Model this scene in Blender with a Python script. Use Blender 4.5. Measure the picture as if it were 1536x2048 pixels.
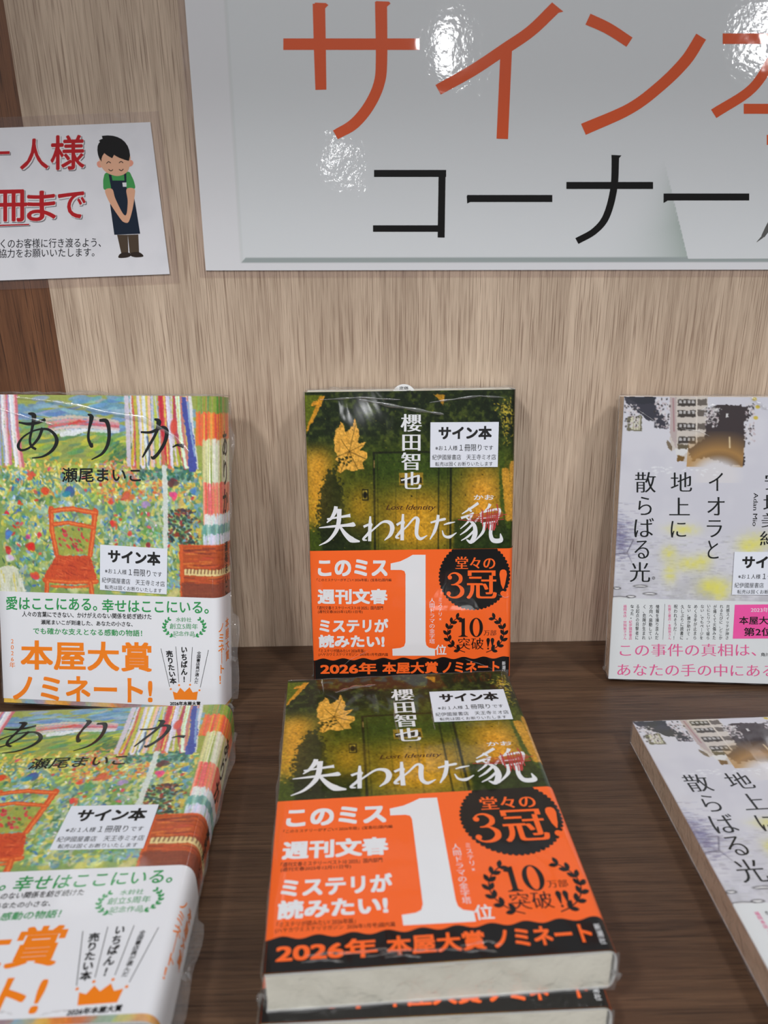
import bpy, bmesh, math, random
import numpy as np
from mathutils import Matrix, Vector

MM = 0.001
scene = bpy.context.scene
COL = scene.collection
for o in list(bpy.data.objects):
    bpy.data.objects.remove(o)

# ------------------------------------------------------------------ camera, world, lights
cam_d = bpy.data.cameras.new('camera')
cam = bpy.data.objects.new('camera', cam_d)
COL.objects.link(cam)
scene.camera = cam
PITCH, YAW, ROLL = 0.367086, 0.006615, -0.014046
fw = Vector((math.sin(YAW) * math.cos(PITCH), math.cos(YAW) * math.cos(PITCH), -math.sin(PITCH)))
rt = fw.cross(Vector((0, 0, 1))).normalized()
up = rt.cross(fw)
r2 = rt * math.cos(ROLL) + up * math.sin(ROLL)
u2 = -rt * math.sin(ROLL) + up * math.cos(ROLL)
cam.matrix_world = Matrix(((r2.x, u2.x, -fw.x, 0.007473), (r2.y, u2.y, -fw.y, -0.510565),
                           (r2.z, u2.z, -fw.z, 0.300787), (0, 0, 0, 1)))
cam_d.sensor_fit = 'VERTICAL'
cam_d.sensor_height = 36
cam_d.sensor_width = 27
cam_d.lens = 1581.72 * 36 / 2048
cam_d.clip_start = 0.01
cam_d.dof.use_dof = True
cam_d.dof.focus_distance = 0.53
cam_d.dof.aperture_fstop = 10.5

vs = scene.view_settings
vs.view_transform = 'Standard'
vs.look = 'None'
vs.gamma = 1
vs.use_curve_mapping = False
vs.exposure = -0.3

world = bpy.data.worlds.new('world')
scene.world = world
world.use_nodes = True
world.node_tree.nodes['Background'].inputs[0].default_value = (0.93, 0.95, 1.0, 1)
world.node_tree.nodes['Background'].inputs[1].default_value = 0.13


def lamp(x, y, z, size, power, tx=0, ty=0, tz=0, color=(0.985, 0.99, 1.0)):
    d = bpy.data.lights.new('ceiling_downlight', 'AREA')
    d.shape = 'SQUARE'
    d.size = size
    d.energy = power
    d.color = color
    o = bpy.data.objects.new('ceiling_downlight', d)
    COL.objects.link(o)
    o.location = (x, y, z)
    o.rotation_euler = (Vector((tx, ty, tz)) - Vector((x, y, z))).to_track_quat('-Z', 'Y').to_euler()
    return o


lamp(-0.85, -1.35, 1.75, 0.22, 21)
lamp(1.05, -1.15, 1.75, 0.22, 19)
lamp(0.1, -2.3, 1.75, 0.3, 21)
lamp(-2.3, -2.7, 1.75, 0.3, 12)
lamp(2.4, -2.7, 1.75, 0.3, 12)
for lx, ly, lz in ((0.72, -8.2, 1.75), (3.9, -8.2, 1.75), (-2.6, -8.2, 1.75), (-1.0, -28.0, 1.8)):
    lamp(lx, ly, lz, 0.34, 14, lx, 0, 0.4)

scene.cycles.max_bounces = 10
scene.cycles.transparent_max_bounces = 12


# ------------------------------------------------------------------ helpers
def srgb(r, g, b):
    def f(c):
        c /= 255
        return c / 12.92 if c <= 0.04045 else ((c + 0.055) / 1.055) ** 2.4
    return (f(r), f(g), f(b))


MATS = {}


def mat(name, color=(0.8, 0.8, 0.8), rough=0.5, coat=0.0, coat_rough=0.06, film=0.0, attr=None, spec=0.5, grain=0.0):
    """procedural paper / print material; film > 0 gives a tight glossy plastic coat with creases"""
    if name in MATS:
        return MATS[name]
    m = bpy.data.materials.new(name)
    m.use_nodes = True
    nt = m.node_tree
    b = nt.nodes['Principled BSDF']
    b.inputs['Base Color'].default_value = (*color, 1)
    b.inputs['Roughness'].default_value = rough
    b.inputs['Specular IOR Level'].default_value = spec
    b.inputs['Coat Weight'].default_value = coat
    b.inputs['Coat Roughness'].default_value = coat_rough
    b.inputs['Coat IOR'].default_value = 1.5
    if attr:
        a = nt.nodes.new('ShaderNodeAttribute')
        a.attribute_name = attr
        nt.links.new(a.outputs['Color'], b.inputs['Base Color'])
    elif grain > 0:
        tc = nt.nodes.new('ShaderNodeTexCoord')
        n = nt.nodes.new('ShaderNodeTexNoise')
        n.inputs['Scale'].default_value = 900
        n.inputs['Detail'].default_value = 3
        nt.links.new(tc.outputs['Object'], n.inputs['Vector'])
        mr = nt.nodes.new('ShaderNodeMapRange')
        mr.inputs['To Min'].default_value = 1 - grain
        mr.inputs['To Max'].default_value = 1 + grain
        nt.links.new(n.outputs['Fac'], mr.inputs['Value'])
        mx = nt.nodes.new('ShaderNodeVectorMath')
        mx.operation = 'SCALE'
        mx.inputs[0].default_value = color
        nt.links.new(mr.outputs['Result'], mx.inputs['Scale'])
        nt.links.new(mx.outputs['Vector'], b.inputs['Base Color'])
    if film > 0:
        tc = nt.nodes.new('ShaderNodeTexCoord')
        mp = nt.nodes.new('ShaderNodeMapping')
        mp.inputs['Scale'].default_value = (22, 9, 22)
        mp.inputs['Rotation'].default_value = (0, 0, 0.5)
        nt.links.new(tc.outputs['Object'], mp.inputs['Vector'])
        n = nt.nodes.new('ShaderNodeTexNoise')
        n.inputs['Scale'].default_value = 1.6
        n.inputs['Detail'].default_value = 2.5
        n.inputs['Distortion'].default_value = 0.8
        nt.links.new(mp.outputs['Vector'], n.inputs['Vector'])
        bp = nt.nodes.new('ShaderNodeBump')
        bp.inputs['Strength'].default_value = 0.6
        bp.inputs['Distance'].default_value = 0.0022 * film
        nt.links.new(n.outputs['Fac'], bp.inputs['Height'])
        nt.links.new(bp.outputs['Normal'], b.inputs['Coat Normal'])
    MATS[name] = m
    return m


def film_mat(name, tint=(0.97, 0.97, 0.97), milk=0.05, bump=1.0, scale=120, rough=0.12, gain=1.3, ior=1.5):
    """thin clear plastic: transparent with fresnel gloss and a touch of milkiness"""
    if name in MATS:
        return MATS[name]
    m = bpy.data.materials.new(name)
    m.use_nodes = True
    nt = m.node_tree
    nt.nodes.remove(nt.nodes['Principled BSDF'])
    out = nt.nodes['Material Output']
    tr = nt.nodes.new('ShaderNodeBsdfTransparent')
    tr.inputs[0].default_value = (*tint, 1)
    df = nt.nodes.new('ShaderNodeBsdfDiffuse')
    df.inputs[0].default_value = (0.9, 0.9, 0.9, 1)
    gl = nt.nodes.new('ShaderNodeBsdfGlossy')
    gl.inputs['Roughness'].default_value = rough
    fr = nt.nodes.new('ShaderNodeLayerWeight')
    fr.inputs[0].default_value = 0.5
    pw = nt.nodes.new('ShaderNodeMath')
    pw.operation = 'POWER'
    pw.inputs[1].default_value = 3.5
    mt = nt.nodes.new('ShaderNodeMath')
    mt.operation = 'MULTIPLY_ADD'
    mt.inputs[1].default_value = 0.5 * gain
    mt.inputs[2].default_value = 0.05 * gain
    mt.use_clamp = True
    m1 = nt.nodes.new('ShaderNodeMixShader')
    m1.inputs[0].default_value = milk
    m2 = nt.nodes.new('ShaderNodeMixShader')
    L = nt.links.new
    L(tr.outputs[0], m1.inputs[1])
    L(df.outputs[0], m1.inputs[2])
    L(fr.outputs['Facing'], pw.inputs[0])
    L(pw.outputs[0], mt.inputs[0])
    L(mt.outputs[0], m2.inputs[0])
    L(m1.outputs[0], m2.inputs[1])
    L(gl.outputs[0], m2.inputs[2])
    L(m2.outputs[0], out.inputs[0])
    tc = nt.nodes.new('ShaderNodeTexCoord')
    n = nt.nodes.new('ShaderNodeTexNoise')
    n.inputs['Scale'].default_value = scale
    n.inputs['Detail'].default_value = 3
    n.inputs['Distortion'].default_value = 1.0
    bp = nt.nodes.new('ShaderNodeBump')
    bp.inputs['Strength'].default_value = 0.8
    bp.inputs['Distance'].default_value = 0.002 * bump
    L(tc.outputs['Object'], n.inputs['Vector'])
    L(n.outputs['Fac'], bp.inputs['Height'])
    L(bp.outputs['Normal'], gl.inputs['Normal'])
    L(bp.outputs['Normal'], fr.inputs['Normal'])
    MATS[name] = m
    return m


def wood(name, dark, light, axis, streak, rough=0.45, figure=1.0, pore=0.25):
    """grain runs along axis (0 x, 2 z)"""
    m = bpy.data.materials.new(name)
    m.use_nodes = True
    nt = m.node_tree
    L = nt.links.new
    b = nt.nodes['Principled BSDF']
    b.inputs['Roughness'].default_value = rough
    tc = nt.nodes.new('ShaderNodeTexCoord')

    def noise(sc_along, sc_across, detail, dist, lo, hi, pos=None):
        mp = nt.nodes.new('ShaderNodeMapping')
        s = [sc_across] * 3
        s[axis] = sc_along
        mp.inputs['Scale'].default_value = s
        if pos:
            mp.inputs['Location'].default_value = pos
        L(tc.outputs['Object'], mp.inputs['Vector'])
        n = nt.nodes.new('ShaderNodeTexNoise')
        n.inputs['Scale'].default_value = 1
        n.inputs['Detail'].default_value = detail
        n.inputs['Roughness'].default_value = 0.6
        n.inputs['Distortion'].default_value = dist
        L(mp.outputs['Vector'], n.inputs['Vector'])
        r = nt.nodes.new('ShaderNodeMapRange')
        r.inputs['From Min'].default_value = lo
        r.inputs['From Max'].default_value = hi
        L(n.outputs['Fac'], r.inputs['Value'])
        return r.outputs['Result']
    big = noise(1.6, 22 * figure, 3, 0.6, 0.3, 0.7)
    mid = noise(6, 190, 4, 0.7, 0.33, 0.67, (3, 1, 2))
    fine = noise(20, 1500, 2, 0.12, 0.54, 0.64, (7, 5, 1))
    wide = noise(14, 480, 3, 0.5, 0.55, 0.68, (4, 2, 8))
    fine2 = noise(45, 800, 2, 0.1, 0.35, 0.7, (1, 9, 4))
    mx = nt.nodes.new('ShaderNodeMath')
    mx.operation = 'MULTIPLY_ADD'
    L(big, mx.inputs[0])
    mx.inputs[1].default_value = 0.5
    mm = nt.nodes.new('ShaderNodeMath')
    mm.operation = 'MULTIPLY'
    L(mid, mm.inputs[0])
    mm.inputs[1].default_value = 0.35
    L(mm.outputs[0], mx.inputs[2])
    m3 = nt.nodes.new('ShaderNodeMath')
    m3.operation = 'MULTIPLY_ADD'
    L(fine2, m3.inputs[0])
    m3.inputs[1].default_value = 0.25
    L(mx.outputs[0], m3.inputs[2])
    cr = nt.nodes.new('ShaderNodeValToRGB')
    cr.color_ramp.elements[0].color = (*dark, 1)
    cr.color_ramp.elements[0].position = 0.12
    cr.color_ramp.elements[1].color = (*light, 1)
    cr.color_ramp.elements[1].position = 0.9
    L(m3.outputs[0], cr.inputs['Fac'])
    mix = nt.nodes.new('ShaderNodeMix')
    mix.data_type = 'RGBA'
    mix.inputs['B'].default_value = (*streak, 1)
    m4 = nt.nodes.new('ShaderNodeMath')
    m4.operation = 'MULTIPLY'
    m4.inputs[1].default_value = pore
    mxx = nt.nodes.new('ShaderNodeMath')
    mxx.operation = 'MULTIPLY_ADD'
    mxx.inputs[1].default_value = 0.4
    mxx.use_clamp = True
    L(wide, mxx.inputs[0])
    L(fine, mxx.inputs[2])
    L(mxx.outputs[0], m4.inputs[0])
    L(m4.outputs[0], mix.inputs['Factor'])
    L(cr.outputs['Color'], mix.inputs['A'])
    L(mix.outputs['Result'], b.inputs['Base Color'])
    bp = nt.nodes.new('ShaderNodeBump')
    bp.inputs['Strength'].default_value = 0.25
    bp.inputs['Distance'].default_value = 0.0003
    bp.invert = True
    L(fine, bp.inputs['Height'])
    L(bp.outputs['Normal'], b.inputs['Normal'])
    return m


def link(name, verts, faces, material, parent=None, mats=None, midx=None, smooth=False, colors=None):
    """verts are in millimetres"""
    me = bpy.data.meshes.new(name)
    v = np.asarray(verts, dtype=np.float64) * MM
    me.from_pydata(v.tolist(), [], [list(map(int, f)) for f in faces])
    for mm_ in (mats or [material]):
        me.materials.append(mm_)
    if midx is not None:
        me.polygons.foreach_set('material_index', np.asarray(midx, dtype=np.int32))
    if smooth:
        me.polygons.foreach_set('use_smooth', np.ones(len(me.polygons), dtype=bool))
    if colors is not None:
        a = me.color_attributes.new('print', 'FLOAT_COLOR', 'POINT')
        c = np.ones((len(v), 4), dtype=np.float32)
        c[:, :3] = colors
        a.data.foreach_set('color', c.ravel())
    me.update()
    o = bpy.data.objects.new(name, me)
    COL.objects.link(o)
    if parent:
        o.parent = parent
    return o


def tag(o, label, category, group=None, kind=None):
    o['label'] = label
    if category:
        o['category'] = category
    if group:
        o['group'] = group
    if kind:
        o['kind'] = kind


def box(x0, x1, y0, y1, z0, z1):
    v = [(x, y, z) for x in (x0, x1) for y in (y0, y1) for z in (z0, z1)]
    f = [(0, 1, 3, 2), (4, 6, 7, 5), (0, 4, 5, 1), (2, 3, 7, 6), (0, 2, 6, 4), (1, 5, 7, 3)]
    return v, f


def bevel_box(name, dims, material, parent=None, r=1.0, kind=None):
    v, f = box(*dims)
    o = link(name, v, f, material, parent)
    bm = bmesh.new()
    bm.from_mesh(o.data)
    bmesh.ops.bevel(bm, geom=list(bm.edges), offset=r * MM, segments=2, affect='EDGES', profile=0.6)
    bm.to_mesh(o.data)
    bm.free()
    if kind:
        o['kind'] = kind
    return o


# ------------------------------------------------------------------ lettering
_glyphs = {}


def glyphs(text, off=0.0, shifts=(0.0,), shear=0.0, vertical=False, res=4, wob=0.0):
    """flat lettering as (N x 2 points in 0..1 of its own box, faces)"""
    key = (text, off, shifts, shear, vertical, res)
    if key in _glyphs:
        return _glyphs[key]
    cu = bpy.data.curves.new('t', 'FONT')
    if vertical:
        t = text.replace('ー', '｜').replace('…', '︙')
        cu.body = '\n'.join(t)
        cu.align_x = 'CENTER'
        cu.space_line = 1.0
    else:
        cu.body = text
    cu.size = 1.0
    cu.resolution_u = res
    cu.offset = off
    cu.fill_mode = 'FRONT'
    ob = bpy.data.objects.new('t', cu)
    COL.objects.link(ob)
    dg = bpy.context.evaluated_depsgraph_get()
    ev = ob.evaluated_get(dg)
    me = ev.to_mesh()
    n = len(me.vertices)
    co = np.empty(n * 3)
    me.vertices.foreach_get('co', co)
    co = co.reshape(-1, 3)[:, :2].copy()
    fs = [list(p.vertices) for p in me.polygons]
    ev.to_mesh_clear()
    bpy.data.objects.remove(ob)
    bpy.data.curves.remove(cu)
    if shear:
        co[:, 0] += shear * co[:, 1]
    V, F = [], []
    for k, s in enumerate(shifts):
        s = s if isinstance(s, tuple) else (s, 0.0)
        V.append(np.hstack([co + np.array([s]), np.full((n, 1), k * 0.004)]))
        F += [[i + k * n for i in f] for f in fs]
    V = np.vstack(V)
    lo, hi = V.min(0), V.max(0)
    V[:, :2] = (V[:, :2] - lo[:2]) / np.maximum(hi[:2] - lo[:2], 1e-6)
    _glyphs[key] = (V, F)
    return V, F


def around(r, n=8, sy=1.0):
    if n == 9:
        return ((0.0, 0.0), (r, 0.0), (-r, 0.0), (0.0, r), (0.0, -r), (r, r), (-r, r), (r, -r), (-r, -r))
    return ((0.0, 0.0),) + tuple((round(r * math.cos(2 * math.pi * k / n), 4), round(sy * r * math.sin(2 * math.pi * k / n), 4)) for k in range(n))


STY = {
    'thin': dict(off=0.0), 'reg': dict(shifts=((0.0, 0.0), (0.012, 0.006))), 'bold': dict(shifts=around(0.018, 4)),
    'semi': dict(shifts=around(0.024, 9)), 'heavy': dict(shifts=around(0.03, 9)), 'black': dict(shifts=around(0.038, 9)),
    'min': dict(off=-0.010, shifts=(-0.014, 0.0, 0.014)), 'minb': dict(off=-0.004, shifts=(-0.028, -0.014, 0.0, 0.014, 0.028)),
    'ital': dict(shear=0.3, shifts=(0.0, 0.014)),
}


class Sheet:
    """a printed surface: photo scan coordinates -> millimetres on the sheet -> the sheet's 3-D shape"""
    def __init__(self, hom, surf):
        self.h = hom
        self.surf = surf

    def uv(self, p):
        p = np.atleast_2d(np.asarray(p, dtype=float))
        x = (p[:, 0] - 768) / 1000
        y = (p[:, 1] - 1024) / 1000
        h = self.h
        w = h[6] * x + h[7] * y + h[8]
        return np.stack([(h[0] * x + h[1] * y + h[2]) / w * 100, (h[3] * x + h[4] * y + h[5]) / w * 100], -1)


class Print:
    """collects shapes of one print colour for one part"""
    def __init__(self, sheet=None):
        self.V, self.F = [], []
        self.n = 0
        self.s = sheet

    def raw(self, uv, faces, z=0.0):
        uv = np.asarray(uv, dtype=float)
        self.layer = (getattr(self, 'layer', -1) + 1) % 12
        if uv.shape[1] == 3:
            z = uv[:, 2]
        z = np.zeros(len(uv)) + z + self.layer * 0.0045
        self.V.append(np.hstack([uv[:, :2], z[:, None]]))
        self.F += [[i + self.n for i in f] for f in faces]
        self.n += len(uv)

    def px(self, pts, faces, z=0.0):
        self.raw(self.s.uv(pts) if self.s and self.s.h is not None else np.asarray(pts, dtype=float), faces, z)

    def text(self, t, x0, y0, x1, y1, style='reg', tilt=0.0, lean=0.0, vertical=False):
        V, F = glyphs(t, vertical=vertical, **STY[style])
        a, b = V[:, 0], V[:, 1]
        pts = np.stack([x0 + a * (x1 - x0) - lean * (1 - b), y1 + b * (y0 - y1) + tilt * a], -1)
        self.px(pts, F, V[:, 2])

    def poly(self, pts):
        self.px(pts, [list(range(len(pts)))])

    def disc(self, x, y, rx, ry=None, n=28):
        ry = ry or rx
        self.poly([(x + rx * math.cos(2 * math.pi * k / n), y - ry * math.sin(2 * math.pi * k / n)) for k in range(n)])

    def stroke(self, pts, w, sub=8, taper=None, smooth=True):
        """ribbon through pts; w is one width or one per point"""
        P = np.asarray(pts, dtype=float)
        n = len(P)
        W = np.full(n, w, dtype=float) if np.isscalar(w) else np.asarray(w, dtype=float)
        if n > 2 and smooth:
            E = np.vstack([2 * P[0] - P[1], P, 2 * P[-1] - P[-2]])
            Q, QW = [], []
            for i in range(n - 1):
                for k in range(sub):
                    t = k / sub
                    p0, p1, p2, p3 = E[i], E[i + 1], E[i + 2], E[i + 3]
                    Q.append(0.5 * (2 * p1 + (p2 - p0) * t + (2 * p0 - 5 * p1 + 4 * p2 - p3) * t * t + (3 * p1 - p0 - 3 * p2 + p3) * t ** 3))
                    QW.append(W[i] * (1 - t) + W[i + 1] * t)
            Q.append(P[-1])
            QW.append(W[-1])
            P, W = np.array(Q), np.array(QW)
        T = np.gradient(P, axis=0)
        T /= np.maximum(np.linalg.norm(T, axis=1, keepdims=True), 1e-9)
        N = np.stack([-T[:, 1], T[:, 0]], -1) * (W / 2)[:, None]
        V = np.vstack([P + N, P - N])
        m = len(P)
        zz = np.linspace(0, 0.004, m)
        self.px(V, [(i, i + 1, m + i + 1, m + i) for i in range(m - 1)], np.concatenate([zz, zz]))

    def build(self, name, surf, material, parent, lift=0.12, label=None):
        bend = getattr(getattr(surf, '__self__', None), 's_spine0', None)
        V = np.vstack(self.V)
        # make every face look outwards
        F = []
        for f in self.F:
            q = V[f, :2]
            area = 0.5 * np.sum(q[:, 0] * np.roll(q[:, 1], -1) - np.roll(q[:, 0], -1) * q[:, 1])
            F.append(f if area < 0 else f[::-1])
        if bend is not None and V[:, 0].max() > bend - 0.6:
            bm = bmesh.new()
            vs_ = [bm.verts.new(v) for v in V.tolist()]
            for f in F:
                try:
                    bm.faces.new([vs_[i] for i in f])
                except ValueError:
                    pass
            for c in np.arange(bend - 0.6, V[:, 0].max(), 0.7):
                near = [g for g in list(bm.verts) + list(bm.edges) + list(bm.faces)]
                bmesh.ops.bisect_plane(bm, geom=near, dist=1e-5, plane_co=(c, 0, 0), plane_no=(1, 0, 0))
            bm.verts.index_update()
            V = np.array([v.co[:] for v in bm.verts])
            F = [[v.index for v in f.verts] for f in bm.faces]
            bm.free()
        o = link(name, surf(V[:, 0], V[:, 1], lift + V[:, 2]), F, material, parent)
        if label:
            o['label'] = label
        return o


def laurel(pr, cx, cy, rx, ry, a0, a1, n, ln, wd, stem_w):
    """one branch of a laurel wreath, leaves in pairs along an elliptic arc"""
    pts = [(cx + rx * math.cos(a0 + (a1 - a0) * t), cy - ry * math.sin(a0 + (a1 - a0) * t)) for t in np.linspace(0, 1, 14)]
    pr.stroke(pts, stem_w, sub=2)
    for k in range(n):
        t = (k + 0.7) / n
        a = a0 + (a1 - a0) * t
        x, y = cx + rx * math.cos(a), cy - ry * math.sin(a)
        d = math.copysign(1, a1 - a0)
        dx, dy = -rx * math.sin(a) * d, -ry * math.cos(a) * d
        q = math.hypot(dx, dy)
        dx, dy = dx / q, dy / q
        for sgn in (-1, 1):
            ca, sa = math.cos(0.62 * sgn), math.sin(0.62 * sgn)
            ex, ey = dx * ca - dy * sa, dx * sa + dy * ca
            L = [(x, y)]
            for u_, v_ in ((0.3, 0.42), (0.6, 0.5), (0.85, 0.3), (1.0, 0.0), (0.8, -0.35), (0.5, -0.5), (0.2, -0.3)):
                L.append((x + ex * ln * u_ - ey * wd * v_, y + ey * ln * u_ + ex * wd * v_))
            pr.poly(L)


# ------------------------------------------------------------------ painted covers
class Canvas:
    """a picture in millimetres of the developed sheet, k samples per mm"""
    def __init__(self, w, h, k, base, x0=0.0):
        self.k, self.x0 = k, x0
        self.W, self.H = int((w - x0) * k) + 1, int(h * k) + 1
        self.im = np.empty((self.H, self.W, 3))
        self.im[:] = base
        self.yy, self.xx = np.mgrid[0:self.H, 0:self.W]
        self.xx = self.xx / k + x0
        self.yy = self.yy / k
        self.r = np.random.RandomState(5)

    def win(self, x0, y0, x1, y1):
        k = self.k
        i0, i1 = max(0, int(y0 * k)), min(self.H, int(y1 * k) + 2)
        j0, j1 = max(0, int((x0 - self.x0) * k)), min(self.W, int((x1 - self.x0) * k) + 2)
        return slice(i0, max(i0, i1)), slice(j0, max(j0, j1))

    def dab(self, x, y, a, b, ang, col, al=1.0, soft=0.35):
        r = max(a, b) + 1
        S = self.win(x - r, y - r, x + r, y + r)
        X, Y = self.xx[S] - x, self.yy[S] - y
        if X.size == 0:
            return
        c, s = math.cos(ang), math.sin(ang)
        d = np.sqrt(((X * c + Y * s) / a) ** 2 + ((-X * s + Y * c) / b) ** 2)
        m = np.clip((1 + soft / 2 - d) / soft, 0, 1)[..., None] * al
        self.im[S] = self.im[S] * (1 - m) + np.array(col) * m

    def line(self, pts, w, col, al=1.0, jit=0.0):
        P = np.asarray(pts, float)
        W = np.full(len(P), w, float) if np.isscalar(w) else np.asarray(w, float)
        S = self.win(P[:, 0].min() - W.max() - 1, P[:, 1].min() - W.max() - 1, P[:, 0].max() + W.max() + 1, P[:, 1].max() + W.max() + 1)
        X, Y = self.xx[S], self.yy[S]
        if X.size == 0:
            return
        best = np.full(X.shape, 9.0)
        for i in range(len(P) - 1):
            p, q = P[i], P[i + 1]
            d = q - p
            L = max(d @ d, 1e-9)
            t = np.clip(((X - p[0]) * d[0] + (Y - p[1]) * d[1]) / L, 0, 1)
            w_ = (W[i] * (1 - t) + W[i + 1] * t) / 2
            dist = np.hypot(X - p[0] - t * d[0], Y - p[1] - t * d[1])
            best = np.minimum(best, dist - w_)
        if jit:
            best = best + jit * (self.noise(S, 1.1) - 0.5)
        m = np.clip(0.5 - best * self.k * 0.8, 0, 1)[..., None] * al
        self.im[S] = self.im[S] * (1 - m) + np.array(col) * m

    def poly(self, pts, col, al=1.0, jit=0.0, soft=0.5):
        P = np.asarray(pts, float)
        S = self.win(P[:, 0].min() - 1, P[:, 1].min() - 1, P[:, 0].max() + 1, P[:, 1].max() + 1)
        X, Y = self.xx[S].copy(), self.yy[S].copy()
        if X.size == 0:
            return
        if jit:
            X += jit * (self.noise(S, 0.9) - 0.5)
            Y += jit * (self.noise(S, 0.7) - 0.5)
        ins = np.zeros(X.shape, bool)
        n = len(P)
        for i in range(n):
            x1, y1 = P[i]
            x2, y2 = P[(i + 1) % n]
            if y1 == y2:
                continue
            c = ((y1 > Y) != (y2 > Y)) & (X < (x2 - x1) * (Y - y1) / (y2 - y1) + x1)
            ins ^= c
        m = ins[..., None] * al
        self.im[S] = self.im[S] * (1 - m) + np.array(col) * m

    def noise(self, S=None, f=1.0, seed=0):
        """smooth value noise, f cycles per mm"""
        X = self.xx if S is None else self.xx[S]
        Y = self.yy if S is None else self.yy[S]
        rs = np.random.RandomState(seed + 11)
        g = rs.rand(256, 256)
        a, b = X * f + 50, Y * f + 50
        i, j = np.floor(a).astype(int), np.floor(b).astype(int)
        fa, fb = a - i, b - j
        fa, fb = fa * fa * (3 - 2 * fa), fb * fb * (3 - 2 * fb)
        i0, i1, j0, j1 = i % 256, (i + 1) % 256, j % 256, (j + 1) % 256
        return (g[i0, j0] * (1 - fa) * (1 - fb) + g[i1, j0] * fa * (1 - fb) + g[i0, j1] * (1 - fa) * fb + g[i1, j1] * fa * fb)

    def fbm(self, f, o=4, seed=0):
        t, a, s = 0, 1.0, 0
        for k in range(o):
            t = t + a * self.noise(None, f * 2 ** k, seed + 7 * k)
            s += a
            a *= 0.55
        return t / s

    def blend(self, m, col):
        m = np.clip(m, 0, 1)[..., None]
        self.im = self.im * (1 - m) + np.array(col) * m

    def sample(self, X, Y):
        a = np.clip((X - self.x0) * self.k, 0, self.W - 1.001)
        b = np.clip(Y * self.k, 0, self.H - 1.001)
        j, i = a.astype(int), b.astype(int)
        fa, fb = (a - j)[..., None], (b - i)[..., None]
        im = self.im
        c = im[i, j] * (1 - fa) * (1 - fb) + im[i, j + 1] * fa * (1 - fb) + im[i + 1, j] * (1 - fa) * fb + im[i + 1, j + 1] * fa * fb
        return lin(c)


def lin(c):
    c = np.clip(np.asarray(c, dtype=float) / 255.0, 0, 1)
    return np.where(c <= 0.04045, c / 12.92, ((c + 0.055) / 1.055) ** 2.4)


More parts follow.
